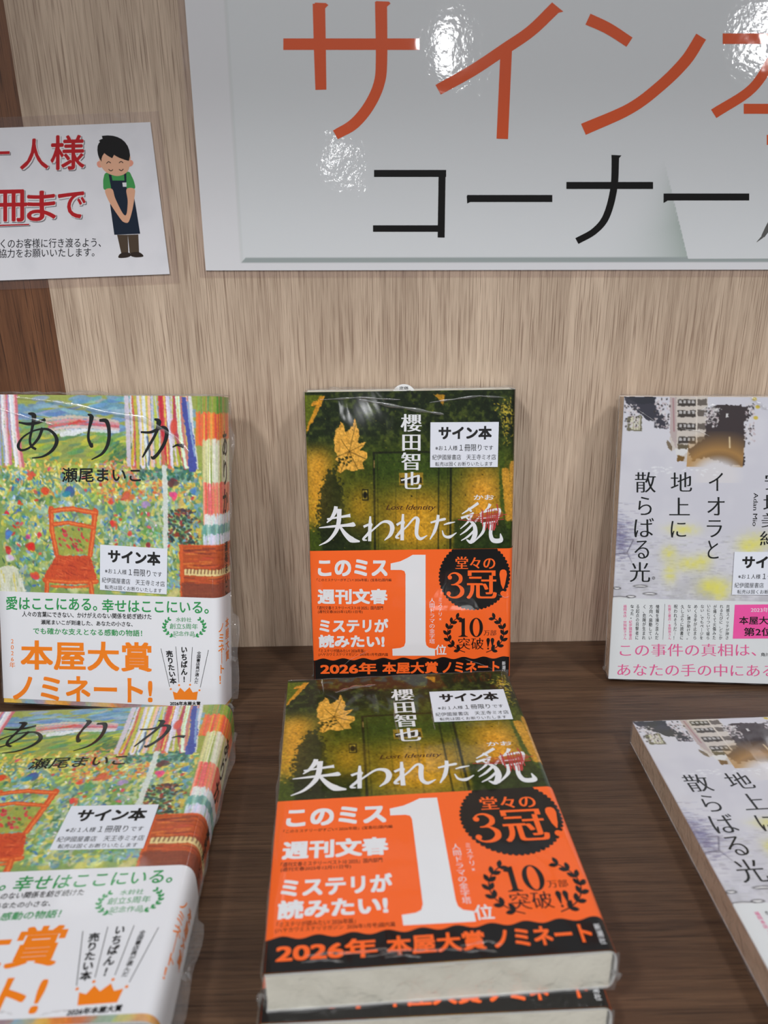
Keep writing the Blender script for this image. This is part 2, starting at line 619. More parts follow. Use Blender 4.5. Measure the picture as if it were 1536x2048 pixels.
# ------------------------------------------------------------------ book shape
class BookShape:
    """cross-section of a book lying on its back: x across the front, z up, y along the height; spine at x = W"""
    def __init__(self, W, H, T, bulge, e, board):
        self.W, self.H, self.T, self.board = W, H, T, board
        pts = [(0.0, T - board), (0.0, T - 0.35), (0.1, T - 0.1), (0.35, T)]
        pts.append((W - bulge, T))
        ph = np.linspace(math.pi / 2, -math.pi / 2, 41)[1:]
        for p in ph:
            c, s = math.cos(p), math.sin(p)
            pts.append((W - bulge + bulge * abs(c) ** e, T / 2 + T / 2 * math.copysign(abs(s) ** (e * 0.8), s)))
        pts.append((W - bulge - 12, 0.0))
        pts.append((0.0, 0.0))
        P = np.array(pts)
        self.P = P
        d = np.concatenate([[0], np.cumsum(np.linalg.norm(np.diff(P, axis=0), axis=1))])
        self.S = d - d[3] + 0.35      # s equals x on the flat front
        self.s_spine0 = W - bulge
        self.s_end = self.S[-3]

    def surf(self, s, v, lift):
        s = np.asarray(s, float)
        v = np.asarray(v, float)
        lift = np.asarray(lift, float)
        x = np.interp(s, self.S, self.P[:, 0])
        z = np.interp(s, self.S, self.P[:, 1])
        e = 0.3
        tx = np.interp(s + e, self.S, self.P[:, 0]) - np.interp(s - e, self.S, self.P[:, 0])
        tz = np.interp(s + e, self.S, self.P[:, 1]) - np.interp(s - e, self.S, self.P[:, 1])
        q = np.maximum(np.hypot(tx, tz), 1e-9)
        nx, nz = -tz / q, tx / q
        return np.stack([x + nx * lift, self.H - v, z + nz * lift], -1)

    def sheet(self, name, ss, vv, lift, material, parent, canvas=None, label=None, thick=0.0):
        ss, vv = np.asarray(ss, float), np.asarray(vv, float)
        A, B = np.meshgrid(ss, vv)
        V = self.surf(A.ravel(), B.ravel(), lift)
        n, m = len(ss), len(vv)
        i = np.arange((m - 1) * (n - 1))
        r, c = i // (n - 1), i % (n - 1)
        a = r * n + c
        F = np.stack([a, a + n, a + n + 1, a + 1], -1)
        cols = canvas.sample(A.ravel(), B.ravel()) if canvas is not None else None
        o = link(name, V, F.tolist(), material, parent, smooth=True, colors=cols)
        if label:
            o['label'] = label
        return o

    def case(self, name, material, parent):
        """C-shaped solid: boards and spine"""
        P = self.P
        b = self.board
        W, T = self.W, self.T
        inner = []
        N = np.zeros_like(P)
        tg = np.gradient(P, axis=0)
        q = np.maximum(np.hypot(tg[:, 0], tg[:, 1]), 1e-9)
        N[:, 0], N[:, 1] = -tg[:, 1] / q, tg[:, 0] / q
        out = [tuple(p) for p in P[3:-1]] + [(0.0, 0.0)]
        inn = []
        for p in out:
            x, z = p
            x2 = min(x, W - b) if x > 1 else x
            z2 = min(max(z, b), T - b)
            if x > W - b - 6:
                x2 = min(x - b * 0.7, W - b)
            inn.append((x2, z2))
        n = len(out)
        V = []
        for y in (0.0, self.H):
            V += [(x, y, z) for x, z in out]
            V += [(x, y, z) for x, z in inn]
        F = []
        for i in range(n - 1):
            F.append((i, i + 1, n + i + 1, n + i))
            F.append((2 * n + i, 3 * n + i, 3 * n + i + 1, 2 * n + i + 1))
            F.append((i, 2 * n + i, 2 * n + i + 1, i + 1))
            F.append((n + i, n + i + 1, 3 * n + i + 1, 3 * n + i))
        F.append((0, n, 3 * n, 2 * n))
        F.append((n - 1, 3 * n - 1, 4 * n - 1, 2 * n - 1)[::-1])
        o = link(name, V, F, material, parent)
        bm = bmesh.new()
        bm.from_mesh(o.data)
        bmesh.ops.recalc_face_normals(bm, faces=list(bm.faces))
        bm.to_mesh(o.data)
        bm.free()
        return o

    def pages(self, material, parent, inset, fore):
        b = self.board
        v, f = box(fore, self.W - b - 1.2, inset, self.H - inset, b, self.T - b)
        return link('page_block', v, f, material, parent)

    def wrap(self, material, parent, seed, amp=1.0, out=0.8, skip_top=False, tuft=()):
        """shrink film over the page edges and past the corners: wavy clear bands round the outline"""
        rs = np.random.RandomState(seed)
        H, W, T = self.H, self.W, self.T
        V, F = [], []

        def band(p0, p1, nx, ny, n, amp_):
            a = np.cumsum(rs.randn(n + 1)) * 0.25
            a -= np.linspace(a[0], a[-1], n + 1)
            j = 7
            ph = rs.rand(4) * 6
            base = len(V)
            for i in range(n + 1):
                t = i / n
                for k in range(j + 1):
                    q = k / j
                    z = -0.1 + (T + 0.25) * q
                    edge = math.sin(q * math.pi)
                    o_ = out + amp_ * edge * (0.75 + 0.5 * math.sin(23 * t + ph[0] + 3 * q) + 0.35 * math.sin(61 * t + ph[1] - 4 * q) + a[i]) \
                        + 0.25 * math.sin(40 * t + ph[2] + 9 * q)
                    o_ = max(o_, 0.25)
                    x = p0[0] + (p1[0] - p0[0]) * t + nx * o_
                    y = p0[1] + (p1[1] - p0[1]) * t + ny * o_
                    V.append((x, y, z))
            for i in range(n):
                for k in range(j):
                    F.append((base + i * (j + 1) + k, base + (i + 1) * (j + 1) + k, base + (i + 1) * (j + 1) + k + 1, base + i * (j + 1) + k + 1))
        band((0, 0), (W, 0), 0, -1, 90, amp)
        if not skip_top:
            band((0, H), (W, H), 0, 1, 90, amp * 0.8)
        band((0, 0), (0, H), -1, 0, 110, amp * 0.7)
        for (cx, cy, dx, dy, L) in tuft:         # gathered corner of film
            base = len(V)
            n, j = 14, 8
            for i in range(n + 1):
                t = i / n
                for k in range(j + 1):
                    q = k / j - 0.5
                    rr = L * t
                    V.append((cx + dx * rr + dy * q * L * 0.9 * math.sin(math.pi * min(1, 0.35 + t * 0.6)) + 0.4 * rs.randn() * t,
                              cy + dy * rr + dx * q * L * 0.9 + 0.4 * rs.randn() * t,
                              T * 0.45 + 2.4 * math.sin(8 * q + 5 * t) * t + 0.5 * rs.randn() * t))
            for i in range(n):
                for k in range(j):
                    F.append((base + i * (j + 1) + k, base + (i + 1) * (j + 1) + k, base + (i + 1) * (j + 1) + k + 1, base + i * (j + 1) + k + 1))
        return link('shrink_wrap', V, F, material, parent, smooth=True)


def place_lying(root, x, y, th, ztop, T, H):
    """x, y: the front's upper left corner on the shelf; ztop: height of the front face"""
    root.matrix_world = Matrix.Translation(Vector((x, y, ztop - T)) * MM) @ Matrix.Rotation(th, 4, 'Z') @ Matrix.Translation(Vector((0, -H, 0)) * MM)


def place_standing(root, sx, sy, lean, psi, T):
    U = Vector((math.cos(psi), math.sin(psi), 0))
    V = Vector((-math.sin(psi) * math.sin(lean), math.cos(psi) * math.sin(lean), math.cos(lean)))
    N = U.cross(V)
    o = Vector((sx, sy, T * math.sin(lean))) - N * T
    root.matrix_world = Matrix(((U.x, V.x, N.x, o.x * MM), (U.y, V.y, N.y, o.y * MM), (U.z, V.z, N.z, o.z * MM + 0.0003), (0, 0, 0, 1)))


def empty(name):
    o = bpy.data.objects.new(name, None)
    o.empty_display_size = 0.02
    COL.objects.link(o)
    return o


def copy_tree(o, parent=None):
    c = o.copy()
    COL.objects.link(c)
    if parent:
        c.parent = parent
        c.matrix_parent_inverse = o.matrix_parent_inverse.copy()
    for ch in list(o.children):
        copy_tree(ch, c)
    return c


def frange(a, b, st):
    n = max(1, int(round((b - a) / st)))
    return list(np.linspace(a, b, n + 1))


# ------------------------------------------------------------------ materials
M_FILM = film_mat('shrink_film', tint=(0.99, 0.99, 0.99), milk=0.10, bump=1.1, scale=160, rough=0.1, gain=1.2)
M_LAM = film_mat('laminate_film', tint=(0.93, 0.90, 0.90), milk=0.04, bump=0.15, scale=40, rough=0.15, gain=0.8)
M_PAGES = mat('page_paper', srgb(226, 222, 206), 0.8, grain=0.06)
M_PAGES_TAN = mat('tanned_page_paper', srgb(222, 198, 170), 0.8, grain=0.06)
FILM = dict(coat=0.8, coat_rough=0.06, film=0.3, spec=0.25)


def ink(name, rgb, **k):
    kk = dict(FILM)
    kk.update(k)
    return mat(name, srgb(*rgb), 0.5, **kk)


I_WHITE = ink('white_print', (232, 233, 236))
I_BLACK = ink('black_print', (14, 13, 14))
I_ORANGE = ink('orange_print', (255, 106, 38))
I_GREEN = ink('green_print', (48, 150, 82))
I_AMBER = ink('amber_orange_print', (245, 132, 28))
I_PINK = ink('pink_print', (226, 96, 150))
I_HOTPINK = ink('hot_pink_print', (240, 88, 165))
I_BROWN = ink('dark_brown_print', (74, 36, 14))
I_RED = ink('red_scratch_print', (186, 62, 62))
I_INK = ink('charcoal_print', (22, 25, 25))
I_SPINE = ink('spine_orange_print', (238, 120, 62))
M_JACKET = mat('painted_jacket', rough=0.45, attr='print', **FILM)
M_BAND_W = ink('white_band_paper', (230, 231, 236))
M_BAND_G = ink('grey_flecked_band_paper', (220, 224, 226))
M_STICK = mat('sticker_paper', srgb(226, 230, 240), 0.6, coat=0.3, coat_rough=0.2)
M_STICK_INK = mat('sticker_ink', srgb(14, 14, 16), 0.6)
M_CASE = mat('case_board_paper', srgb(206, 206, 204), 0.6)
M_CASE_DK = mat('dark_case_paper', srgb(30, 34, 38), 0.5)


# ------------------------------------------------------------------ signed-copy sticker
def sticker(book, bs, u, v, ang):
    """43 x 28.5 mm label stuck on the front; u, v its centre"""
    W, H = 43.0, 28.6
    lift = 0.75
    c, s = math.cos(ang), math.sin(ang)

    def surf(a, b, l):
        a = np.asarray(a, float) - W / 2
        b = np.asarray(b, float) - H / 2
        return bs.surf(u + a * c - b * s, v + a * s + b * c, lift + l)
    V, F = [], []
    for l in (-0.15, 0.0):
        V += surf([0, W, W, 0], [0, 0, H, H], l).tolist()
    F = [(4, 7, 6, 5), (0, 1, 2, 3), (0, 4, 5, 1), (1, 5, 6, 2), (2, 6, 7, 3), (3, 7, 4, 0)]
    st = link('sticker', V, F, M_STICK, book)
    st['label'] = 'small white label sticker with black writing'
    p = Print()
    p.text('サイン本', W * .12, H * .085, W * .9, H * .385, 'black')
    p.text('※お１人様', W * .075, H * .515, W * .40, H * .625, 'reg')
    p.text('１冊限り', W * .43, H * .49, W * .755, H * .64, 'reg')
    p.text('です', W * .785, H * .52, W * .925, H * .62, 'reg')
    p.text('紀伊國屋書店', W * .03, H * .715, W * .455, H * .835, 'thin')
    p.text('天王寺ミオ店', W * .535, H * .715, W * .97, H * .835, 'thin')
    p.text('転売は固くお断りいたします', W * .075, H * .88, W * .925, H * .975, 'thin')
    w = 0.25
    for (a0, b0, a1, b1) in ((0.4, 0.4, W - 0.4, 0.4 + w), (0.4, H - 0.4 - w, W - 0.4, H - 0.4), (0.4, 0.4, 0.4 + w, H - 0.4), (W - 0.4 - w, 0.4, W - 0.4, H - 0.4)):
        pass
    p.build('sticker_lettering', surf, M_STICK_INK, st, 0.05)
    return st


# ================================================================== bookcase
M_OAK = wood('grey_oak_veneer', srgb(166, 144, 124), srgb(216, 194, 171), 2, srgb(132, 106, 88), 0.5, 1.0, 0.75)
M_WAL = wood('red_walnut_veneer', srgb(78, 46, 28), srgb(124, 82, 54), 2, srgb(44, 24, 14), 0.5, 1.6, 0.8)
M_SHELF = wood('dark_walnut_shelf', srgb(58, 40, 29), srgb(102, 76, 56), 0, srgb(34, 21, 14), 0.45, 2.2, 0.65)

case_root = empty('bookcase')
tag(case_root, 'wooden display bookcase with pale oak back and dark walnut shelf carrying the books', 'bookcase')
o = bevel_box('back_panel', (-195.0, 900, 0, 18, -60, 900), M_OAK, case_root, 0.05)
o['label'] = 'pale greyish oak back panel with upright grain'
o = bevel_box('end_panel', (-700, -195.05, 0, 18, -60, 900), M_WAL, case_root, 0.05)
o['label'] = 'reddish brown walnut panel beside the oak back'
o = bevel_box('shelf_board', (-700, 900, -420, 0, -25, 0), M_SHELF, case_root, 1.2)
o['label'] = 'dark walnut shelf with grain running along it'
o = bevel_box('upper_shelf', (-700, 900, -300, 0, 640, 665), M_SHELF, case_root, 1.0)
o['label'] = 'shelf above the signs'
v, f = box(-6000, 6000, -9000, 1200, -905, -900)
fl = link('floor', v, f, mat('shop_floor', srgb(170, 165, 158), 0.5, grain=0.1))
fl['kind'] = 'structure'
v, f = box(-1500, 1500, -420, 18, -899, -62)
o = link('base_cabinet', [((x), y, z) for x, y, z in box(-700, 900, -400, 18, -899.5, -61)[0]], box(0, 1, 0, 1, 0, 1)[1], M_SHELF, case_root)

# ================================================================== big poster
HW = [3.457258, -0.074943, 0.108506, -0.069084, -3.958601, 1.04463, -0.007895, -0.243011, 1.0]


def wall_surf(depth):
    def f(a, b, l):
        a = np.asarray(a, float)
        return np.stack([a, np.full_like(a, -depth) - l, np.asarray(b, float)], -1)
    return f


WALL = Sheet(HW, None)
poster = empty('shop_poster')
tag(poster, 'large glossy white laminated poster with orange and black lettering on the oak back', 'poster')
bl = np.array([-96.9, 266.2])
ta = -0.0125
ex, ey = np.array([math.cos(ta), math.sin(ta)]), np.array([-math.sin(ta), math.cos(ta)])
PWD, PHT = 420.0, 297.0


def quad_sheet(name, bl, ex, ey, w, h, depth, thick, material, parent, canvas=None, st=2.0, curl=None):
    """a thin solid sheet on the back panel; canvas coordinates are mm right and down from its upper left"""
    nx, ny = int(w / st) + 1, int(h / st) + 1
    A, B = np.meshgrid(np.linspace(0, w, nx), np.linspace(0, h, ny))
    A, B = A.ravel(), B.ravel()
    P = bl[None] + A[:, None] * ex[None] + B[:, None] * ey[None]
    d = np.full(len(A), depth)
    if curl is not None:
        d = d + curl(A, B)
    V = np.vstack([np.stack([P[:, 0], -d - thick, P[:, 1]], -1), np.stack([P[:, 0], -d, P[:, 1]], -1)])
    n = len(A)
    F = []
    for r in range(ny - 1):
        for c in range(nx - 1):
            a = r * nx + c
            F.append((a, a + 1, a + nx + 1, a + nx))
            F.append((n + a, n + a + nx, n + a + nx + 1, n + a + 1))
    rim = [c for c in range(nx)] + [r * nx + nx - 1 for r in range(1, ny)] + [(ny - 1) * nx + c for c in range(nx - 2, -1, -1)] + [r * nx for r in range(ny - 2, 0, -1)]
    for i in range(len(rim)):
        a, b = rim[i], rim[(i + 1) % len(rim)]
        F.append((a, n + a, n + b, b))
    cols = None
    if canvas is not None:
        c1 = canvas.sample(A, h - B)
        cols = np.vstack([c1, c1])
    return link(name, V, F, material, parent, smooth=False, colors=cols)


def laminate_rim(bl, ex, ey, w, h, m, depth, parent):
    """clear plastic margin of a laminating pouch round the paper"""
    V, F = [], []
    rings = [(0, 0, w, h), (-m, -m, w + m, h + m)]
    for d in (depth, depth + 0.3):
        for (a0, b0, a1, b1) in rings:
            for a, b in ((a0, b0), (a1, b0), (a1, b1), (a0, b1)):
                p = bl + a * ex + b * ey
                V.append((p[0], -d, p[1]))
    for i in range(4):
        j = (i + 1) % 4
        F.append((8 + i, 8 + j, 12 + j, 12 + i))
        F.append((4 + i, 4 + j, 12 + j, 12 + i))
    o = link('laminate_margin', V, F, M_LAM, parent)
    o['label'] = 'clear plastic margin'
    return o


def lam_mat(name, attr=None, color=(0.8, 0.8, 0.8), bump=0.5):
    m = mat(name, color, 0.55, coat=1.0, coat_rough=0.04, attr=attr)
    nt = m.node_tree
    b = nt.nodes['Principled BSDF']
    tc = nt.nodes.new('ShaderNodeTexCoord')
    n1 = nt.nodes.new('ShaderNodeTexNoise')
    n1.inputs['Scale'].default_value = 16
    n1.inputs['Detail'].default_value = 1
    n2 = nt.nodes.new('ShaderNodeTexNoise')
    n2.inputs['Scale'].default_value = 330
    n2.inputs['Detail'].default_value = 2
    ad = nt.nodes.new('ShaderNodeMath')
    ad.operation = 'MULTIPLY_ADD'
    ad.inputs[1].default_value = 0.045
    nt.links.new(tc.outputs['Object'], n1.inputs['Vector'])
    nt.links.new(tc.outputs['Object'], n2.inputs['Vector'])
    nt.links.new(n2.outputs['Fac'], ad.inputs[0])
    nt.links.new(n1.outputs['Fac'], ad.inputs[2])
    bp = nt.nodes.new('ShaderNodeBump')
    bp.inputs['Strength'].default_value = 1.0
    bp.inputs['Distance'].default_value = 0.006 * bump
    nt.links.new(ad.outputs[0], bp.inputs['Height'])
    nt.links.new(bp.outputs['Normal'], b.inputs['Coat Normal'])
    return m


def sheet_uv(px, py):
    """photo scan point -> mm right / down on the poster"""
    q = WALL.uv([(px, py)])[0] - bl
    return float(q @ ex), PHT - float(q @ ey)


pc = Canvas(PWD, PHT, 1.0, (228, 229, 233))
# printed picture on the poster: a pale panel with a grey-green ledge and a turned page
x0, y0 = sheet_uv(484, 524)
xa, ya = sheet_uv(468, 0)
pc.poly([(x0, y0), (x0, 0), (PWD, 0), (PWD, y0)], (224, 228, 231))
pc.line([(x0, y0), (x0, 0)], 0.8, (186, 194, 190), 0.5)
lw = pc.fbm(0.03, 3)
pg = [sheet_uv(*p) for p in ((1310, 300), (1325, 330), (1374, 518), (1290, 518), (1255, 440))]
c0 = np.array(sheet_uv(1327, 320))
c1 = np.array(sheet_uv(1376, 518))
dv = (c1 - c0)
L_ = np.linalg.norm(dv)
dv /= L_
tt = (pc.xx - c0[0]) * dv[0] + (pc.yy - c0[1]) * dv[1]
dd = -((pc.xx - c0[0]) * -dv[1] + (pc.yy - c0[1]) * dv[0])
dd = -dd
side = np.where(dd > 0, np.exp(-dd / (3 + 18 * np.clip(tt / L_, 0, 1))), 0) * np.clip(tt / L_ * 1.6, 0, 1) * (tt < L_)
side = side * (pc.yy < y0)
pc.blend(side * 0.6, (140, 158, 148))
pc.poly([(x0, y0), (PWD, y0), (PWD, y0 - 2.8), (x0 + 2.8, y0 - 2.8)], (160, 170, 170))
M_POST = lam_mat('laminated_poster', 'print', bump=0.15)
quad_sheet('poster_sheet', bl, ex, ey, PWD, PHT, 0.5, 0.4, M_POST, poster, pc, 1.0)
laminate_rim(bl, ex, ey, PWD, PHT, 4.0, 0.4, poster)
psurf = wall_surf(0.95)
p = Print(WALL)
p.poly([(1326, 312), (1375, 517.5), (1700, 516.5), (1700, 240)])
p.build('printed_page', psurf, lam_mat('laminated_page', None, srgb(224, 228, 231), bump=0.15), poster, 0.01)
p = Print(WALL)
ST = dict(smooth=True)
p.stroke([(567, 89), (839, 89)], 23)
p.stroke([(638, 8), (640, 100), (642, 180)], [25, 24, 22])
p.poly([(630, 6), (652, 7), (657, 11), (650, 18), (630, 18)])
p.stroke([(762, 4), (763, 120), (758, 168), (738, 212), (708, 248), (671, 270)], [24, 23, 22, 22, 22, 20])
p.poly([(752, 3), (778, 4), (781, 8), (772, 16), (752, 14)])
p.stroke([(1112, 14), (1062, 62), (1010, 98), (944, 142), (876, 180)], [24, 23, 23, 23, 22])
p.poly([(1104, 6), (1126, 24), (1114, 27), (1100, 20)])
p.stroke([(1012, 100), (1004, 278)], 23)
p.stroke([(1175, 39), (1216, 58), (1258, 85)], [24, 23, 22])
p.stroke([(1401, 74), (1370, 122), (1320, 172), (1258, 218), (1166, 259)], [23, 23, 22, 22, 24])
p.stroke([(1444, 78), (1700, 78)], 21)
p.stroke([(1548, 112), (1502, 178), (1426, 228)], [20, 19, 20])
p.stroke([(1486, 218), (1650, 218)], 20)
p.stroke([(1574, 10), (1572, 290)], 23)
p.stroke([(1590, 110), (1650, 180), (1710, 225)], 20)
p.poly([(1532, 270), (1585, 270), (1585, 290), (1532, 290)])
p.build('orange_lettering', psurf, mat('poster_orange_ink', srgb(228, 84, 14), 0.5, coat=1, coat_rough=0.05, film=0.15), poster, 0.03)
p = Print(WALL)
p.stroke([(748, 347), (892, 347)], 14)
p.stroke([(884, 341), (882, 475)], 14)
p.stroke([(746, 457), (882, 457)], 13)
p.stroke([(934, 397), (1104, 397)], 14)
p.poly([(933, 392), (946, 392), (940, 404), (934, 407)])
p.stroke([(1132, 371), (1305, 371)], 14)
p.stroke([(1230, 311), (1227, 375), (1212, 432), (1188, 462), (1153, 482)], [15, 14, 14, 13, 13])
p.poly([(1222, 310), (1242, 311), (1237, 317), (1222, 317)])
p.stroke([(1326, 394), (1497, 394)], 14)
p.poly([(1326, 390), (1338, 390), (1333, 402), (1326, 406)])
p.build('black_lettering', psurf, mat('poster_black_ink', srgb(14, 12, 11), 0.5, spec=0.2, coat=0.8, coat_rough=0.05, film=0.15), poster, 0.03)
p = Print(WALL)
p.stroke([(1512, 484), (1524, 473)], [1, 5])
p.stroke([(1524, 473), (1545, 440), (1600, 360)], [7, 14, 18])
p.build('printed_pen', psurf, mat('poster_grey_ink', srgb(92, 92, 90), 0.5, coat=1, coat_rough=0.05), poster, 0.03)

# ================================================================== small notice
sign = empty('purchase_limit_notice')
tag(sign, 'small white laminated notice with red lettering and a bowing clerk drawing, left of the poster', 'sign')
st_ = 0.0225
sx_, sy_ = np.array([math.cos(st_), math.sin(st_)]), np.array([-math.sin(st_), math.cos(st_)])
sbr = np.array([-119.3, 264.4])
SW, SHH = 148.0, 84.5
sbl = sbr - SW * sx_
sc_ = Canvas(SW, SHH, 1.0, (232, 232, 238))
sc_.blend((sc_.fbm(0.08, 4) - 0.5) * 0.5, (196, 198, 206))
quad_sheet('notice_sheet', sbl, sx_, sy_, SW, SHH, 0.5, 0.5, lam_mat('laminated_notice', 'print', bump=0.12), sign, sc_, 1.5)
laminate_rim(sbl, sx_, sy_, SW, SHH, 5.5, 0.4, sign)
nsurf = wall_surf(1.02)


def cp(pts):
    return [(x / 3.84, 220 + y / 3.84) for x, y in pts]


def closed(q, sub=5):
    q = np.asarray(q)
    out = []
    for i in range(len(q)):
        p0, p1, p2, p3 = q[i - 1], q[i], q[(i + 1) % len(q)], q[(i + 2) % len(q)]
        for k in range(sub):
            t = k / sub
            out.append(tuple(0.5 * (2 * p1 + (p2 - p0) * t + (2 * p0 - 5 * p1 + 4 * p2 - p3) * t * t + (3 * p1 - p0 - 3 * p2 + p3) * t ** 3)))
    return out


def nm(name, rgb):
    return mat(name, srgb(*[c * (0.8 if c < 110 else 1) for c in rgb]), 0.55, coat=0.35, coat_rough=0.06, spec=0.25)


for nme, m_, dx, dy, stl, lf in (('grey_letter_edge', nm('notice_grey', (120, 118, 124)), 2.2, 2.4, 'heavy', 0.02),
                                 ('white_letter_edge', nm('notice_white', (232, 228, 230)), 0.5, 0.6, 'black', 0.05),
                                 ('red_lettering', nm('notice_red', (186, 34, 44)), 0, 0, 'bold', 0.08)):
    p = Print(WALL)
    p.poly([(-20 + dx, 303.5 + dy), (21 + dx, 302.5 + dy), (21 + dx, 308.5 + dy), (-20 + dx, 309.5 + dy)])
    p.text('人', 41 + dx, 278 + dy, 99 + dx, 340 + dy, stl, tilt=-1.5)
    p.text('様', 102 + dx, 271 + dy, 171 + dx, 341 + dy, stl, tilt=-1.5)
    p.text('冊', -16 + dx, 380 + dy, 57 + dx, 445 + dy, stl, tilt=-1.5)
    p.text('ま', 55 + dx, 382 + dy, 114 + dx, 443 + dy, stl, tilt=-1.5)
    p.text('で', 117 + dx, 384 + dy, 173 + dx, 438 + dy, stl, tilt=-1.5)
    p.poly([(-20 + dx, 450 + dy), (60 + dx, 447.5 + dy), (60 + dx, 450 + dy), (-20 + dx, 453 + dy)])
    p.build(nme, nsurf, m_, sign, lf)
p = Print(WALL)
p.text('多くのお客様に行き渡るよう、', -16, 478, 203, 497, 'reg', tilt=-3)
p.text('ご協力をお願いいたします。', -16, 498, 190, 516, 'reg', tilt=-3)
p.build('black_lettering', nsurf, nm('notice_black', (24, 24, 34)), sign, 0.03)
# the printed clerk
layers = [
    ('trousers', (98, 80, 62), [[(903, 958), (985, 958), (990, 1100), (935, 1100)], [(985, 958), (1066, 955), (1072, 1100), (1000, 1100)]], 0.02),
    ('shoes', (60, 46, 38), [[(912, 1128), (925, 1105), (960, 1092), (1000, 1098), (1006, 1120), (975, 1133), (925, 1136)],
                             [(1008, 1118), (1010, 1096), (1060, 1090), (1092, 1103), (1104, 1124), (1060, 1131), (1030, 1128)]], 0.03),
    ('shirt', (86, 156, 104), [[(822, 482), (800, 520), (797, 570), (806, 612), (870, 606), (980, 606), (1038, 604), (1036, 560), (1016, 510), (988, 474), (905, 500)]], 0.03),
    ('apron', (24, 42, 66), [[(838, 494), (860, 500), (868, 542), (960, 542), (956, 492), (974, 486), (976, 600), (1030, 650), (1050, 760), (1080, 950), (882, 958), (850, 730), (858, 600)]], 0.05),
    ('arms', (226, 172, 140), [[(812, 614), (866, 608), (890, 680), (946, 792), (975, 800), (985, 700), (976, 608), (1036, 606), (1038, 660), (1022, 760), (1000, 840), (982, 866), (950, 858), (925, 830), (870, 750), (830, 680)]], 0.07),
    ('head', (228, 176, 146), [[(778, 330), (770, 400), (785, 440), (822, 480), (880, 504), (920, 506), (960, 492), (990, 462), (1002, 400), (998, 350), (900, 320)]], 0.06),
    ('ears', (236, 160, 138), [[(775, 395), (752, 400), (750, 425), (765, 442), (786, 436)], [(998, 388), (1020, 390), (1028, 412), (1012, 432), (992, 432)]], 0.05),
    ('hair', (22, 20, 22), [[(785, 398), (768, 374), (757, 345), (752, 310), (754, 280), (762, 258), (773, 246), (763, 238), (776, 228), (792, 222), (786, 200), (830, 196), (870, 199), (905, 208), (938, 224), (965, 248), (985, 278), (997, 310), (1003, 350), (994, 392), (960, 383), (920, 368), (895, 355), (880, 345), (866, 372), (848, 362), (822, 346), (806, 332), (792, 352), (784, 375)]], 0.08),
    ('name_badge', (226, 228, 232), [[(944, 558), (975, 557), (976, 590), (948, 590)]], 0.08),
]
clerk = None
for nme, rgb, polys, lf in layers:
    p = Print(WALL)
    for q in polys:
        p.poly(closed(cp(q)) if nme in ('shoes', 'shirt', 'arms', 'head', 'ears') else (cp(q)[:1] + closed(cp(q)[1:]) if False else cp(q)))
    if nme == 'shirt':
        clerk = p.build('clerk_drawing', nsurf, nm('clerk_shirt', rgb), sign, lf, 'printed drawing of a bowing clerk in a green shirt and navy apron')
        for s_ in list(clerk.children):
            pass
    else:
        ob_ = p.build(nme, nsurf, nm('clerk_' + nme, rgb), sign, lf)
        ob_['_c'] = 1
p = Print(WALL)
for pts in ([(822, 412), (838, 398), (856, 408)], [(918, 408), (934, 396), (950, 407)], [(838, 456), (856, 468), (872, 458)], [(918, 456), (936, 467), (952, 454)]):
    p.stroke(cp(pts), 1.6, sub=4)
ob_ = p.build('face_lines', nsurf, nm('clerk_lines', (40, 26, 24)), sign, 0.1)
ob_['_c'] = 1
for ob_ in list(bpy.data.objects):
    if ob_.get('_c'):
        del ob_['_c']
        ob_.parent = clerk

# ================================================================== mystery novel (centre)
CH = [3.224733, -0.11236, 0.484569, 0.04373, 3.195654, 0.769135, -0.000898, -0.140077, 1.0]
CT, CHH, CW = 19.4, 193.0, 132.5
cs = BookShape(CW, CHH, CT, 4.5, 0.75, 0.8)
csh = Sheet(CH, None)
novel = empty('mystery_novel')


def c6(pts):
    return csh.uv([(590 + x / 3.268, 760 + y / 3.268) for x, y in pts])


def c7(pts):
    return [(590 + x / 3.268, 1080 + y / 3.268) for x, y in pts]


cv = Canvas(160, 193, 2.6, (60, 70, 26), x0=-3)
n1, n2, n3 = cv.fbm(0.06, 4, 1), cv.fbm(0.35, 4, 3), cv.fbm(1.1, 3, 9)
Y, X = cv.yy, cv.xx


def ramp(x, a, b):
    t = np.clip((x - a) / (b - a), 0, 1)
    return t * t * (3 - 2 * t)


# green field turning amber downwards
cv.blend(np.ones_like(Y), (66, 80, 22))
cv.blend(0.9 * (1 - ramp(Y, 22, 46)) * (0.6 + 0.5 * n1), (26, 36, 26))
cv.blend(0.55 * ramp(n2, 0.45, 0.75) * (1 - ramp(Y, 30, 60)), (88, 98, 34))
amb = ramp(Y, 48, 78) * (1 - 0.55 * ramp(Y, 92, 106))
cv.blend(amb * np.exp(-((X - 70) / 26) ** 2) * 1.0, (200, 150, 44))
cv.blend(ramp(Y, 36, 66) * (1 - ramp(Y, 86, 92)) * np.exp(-((X - 112) / 14) ** 2), (216, 156, 56))
# wall under right window goes dark
cv.blend(0.85 * ramp(Y, 81, 84) * ramp(X, 92, 95), (42, 58, 22))
cv.blend(0.85 * ramp(Y, 83 + 0, 87) * (1 - ramp(X, 38, 41)) * ramp(X, 6, 10), (36, 48, 20))
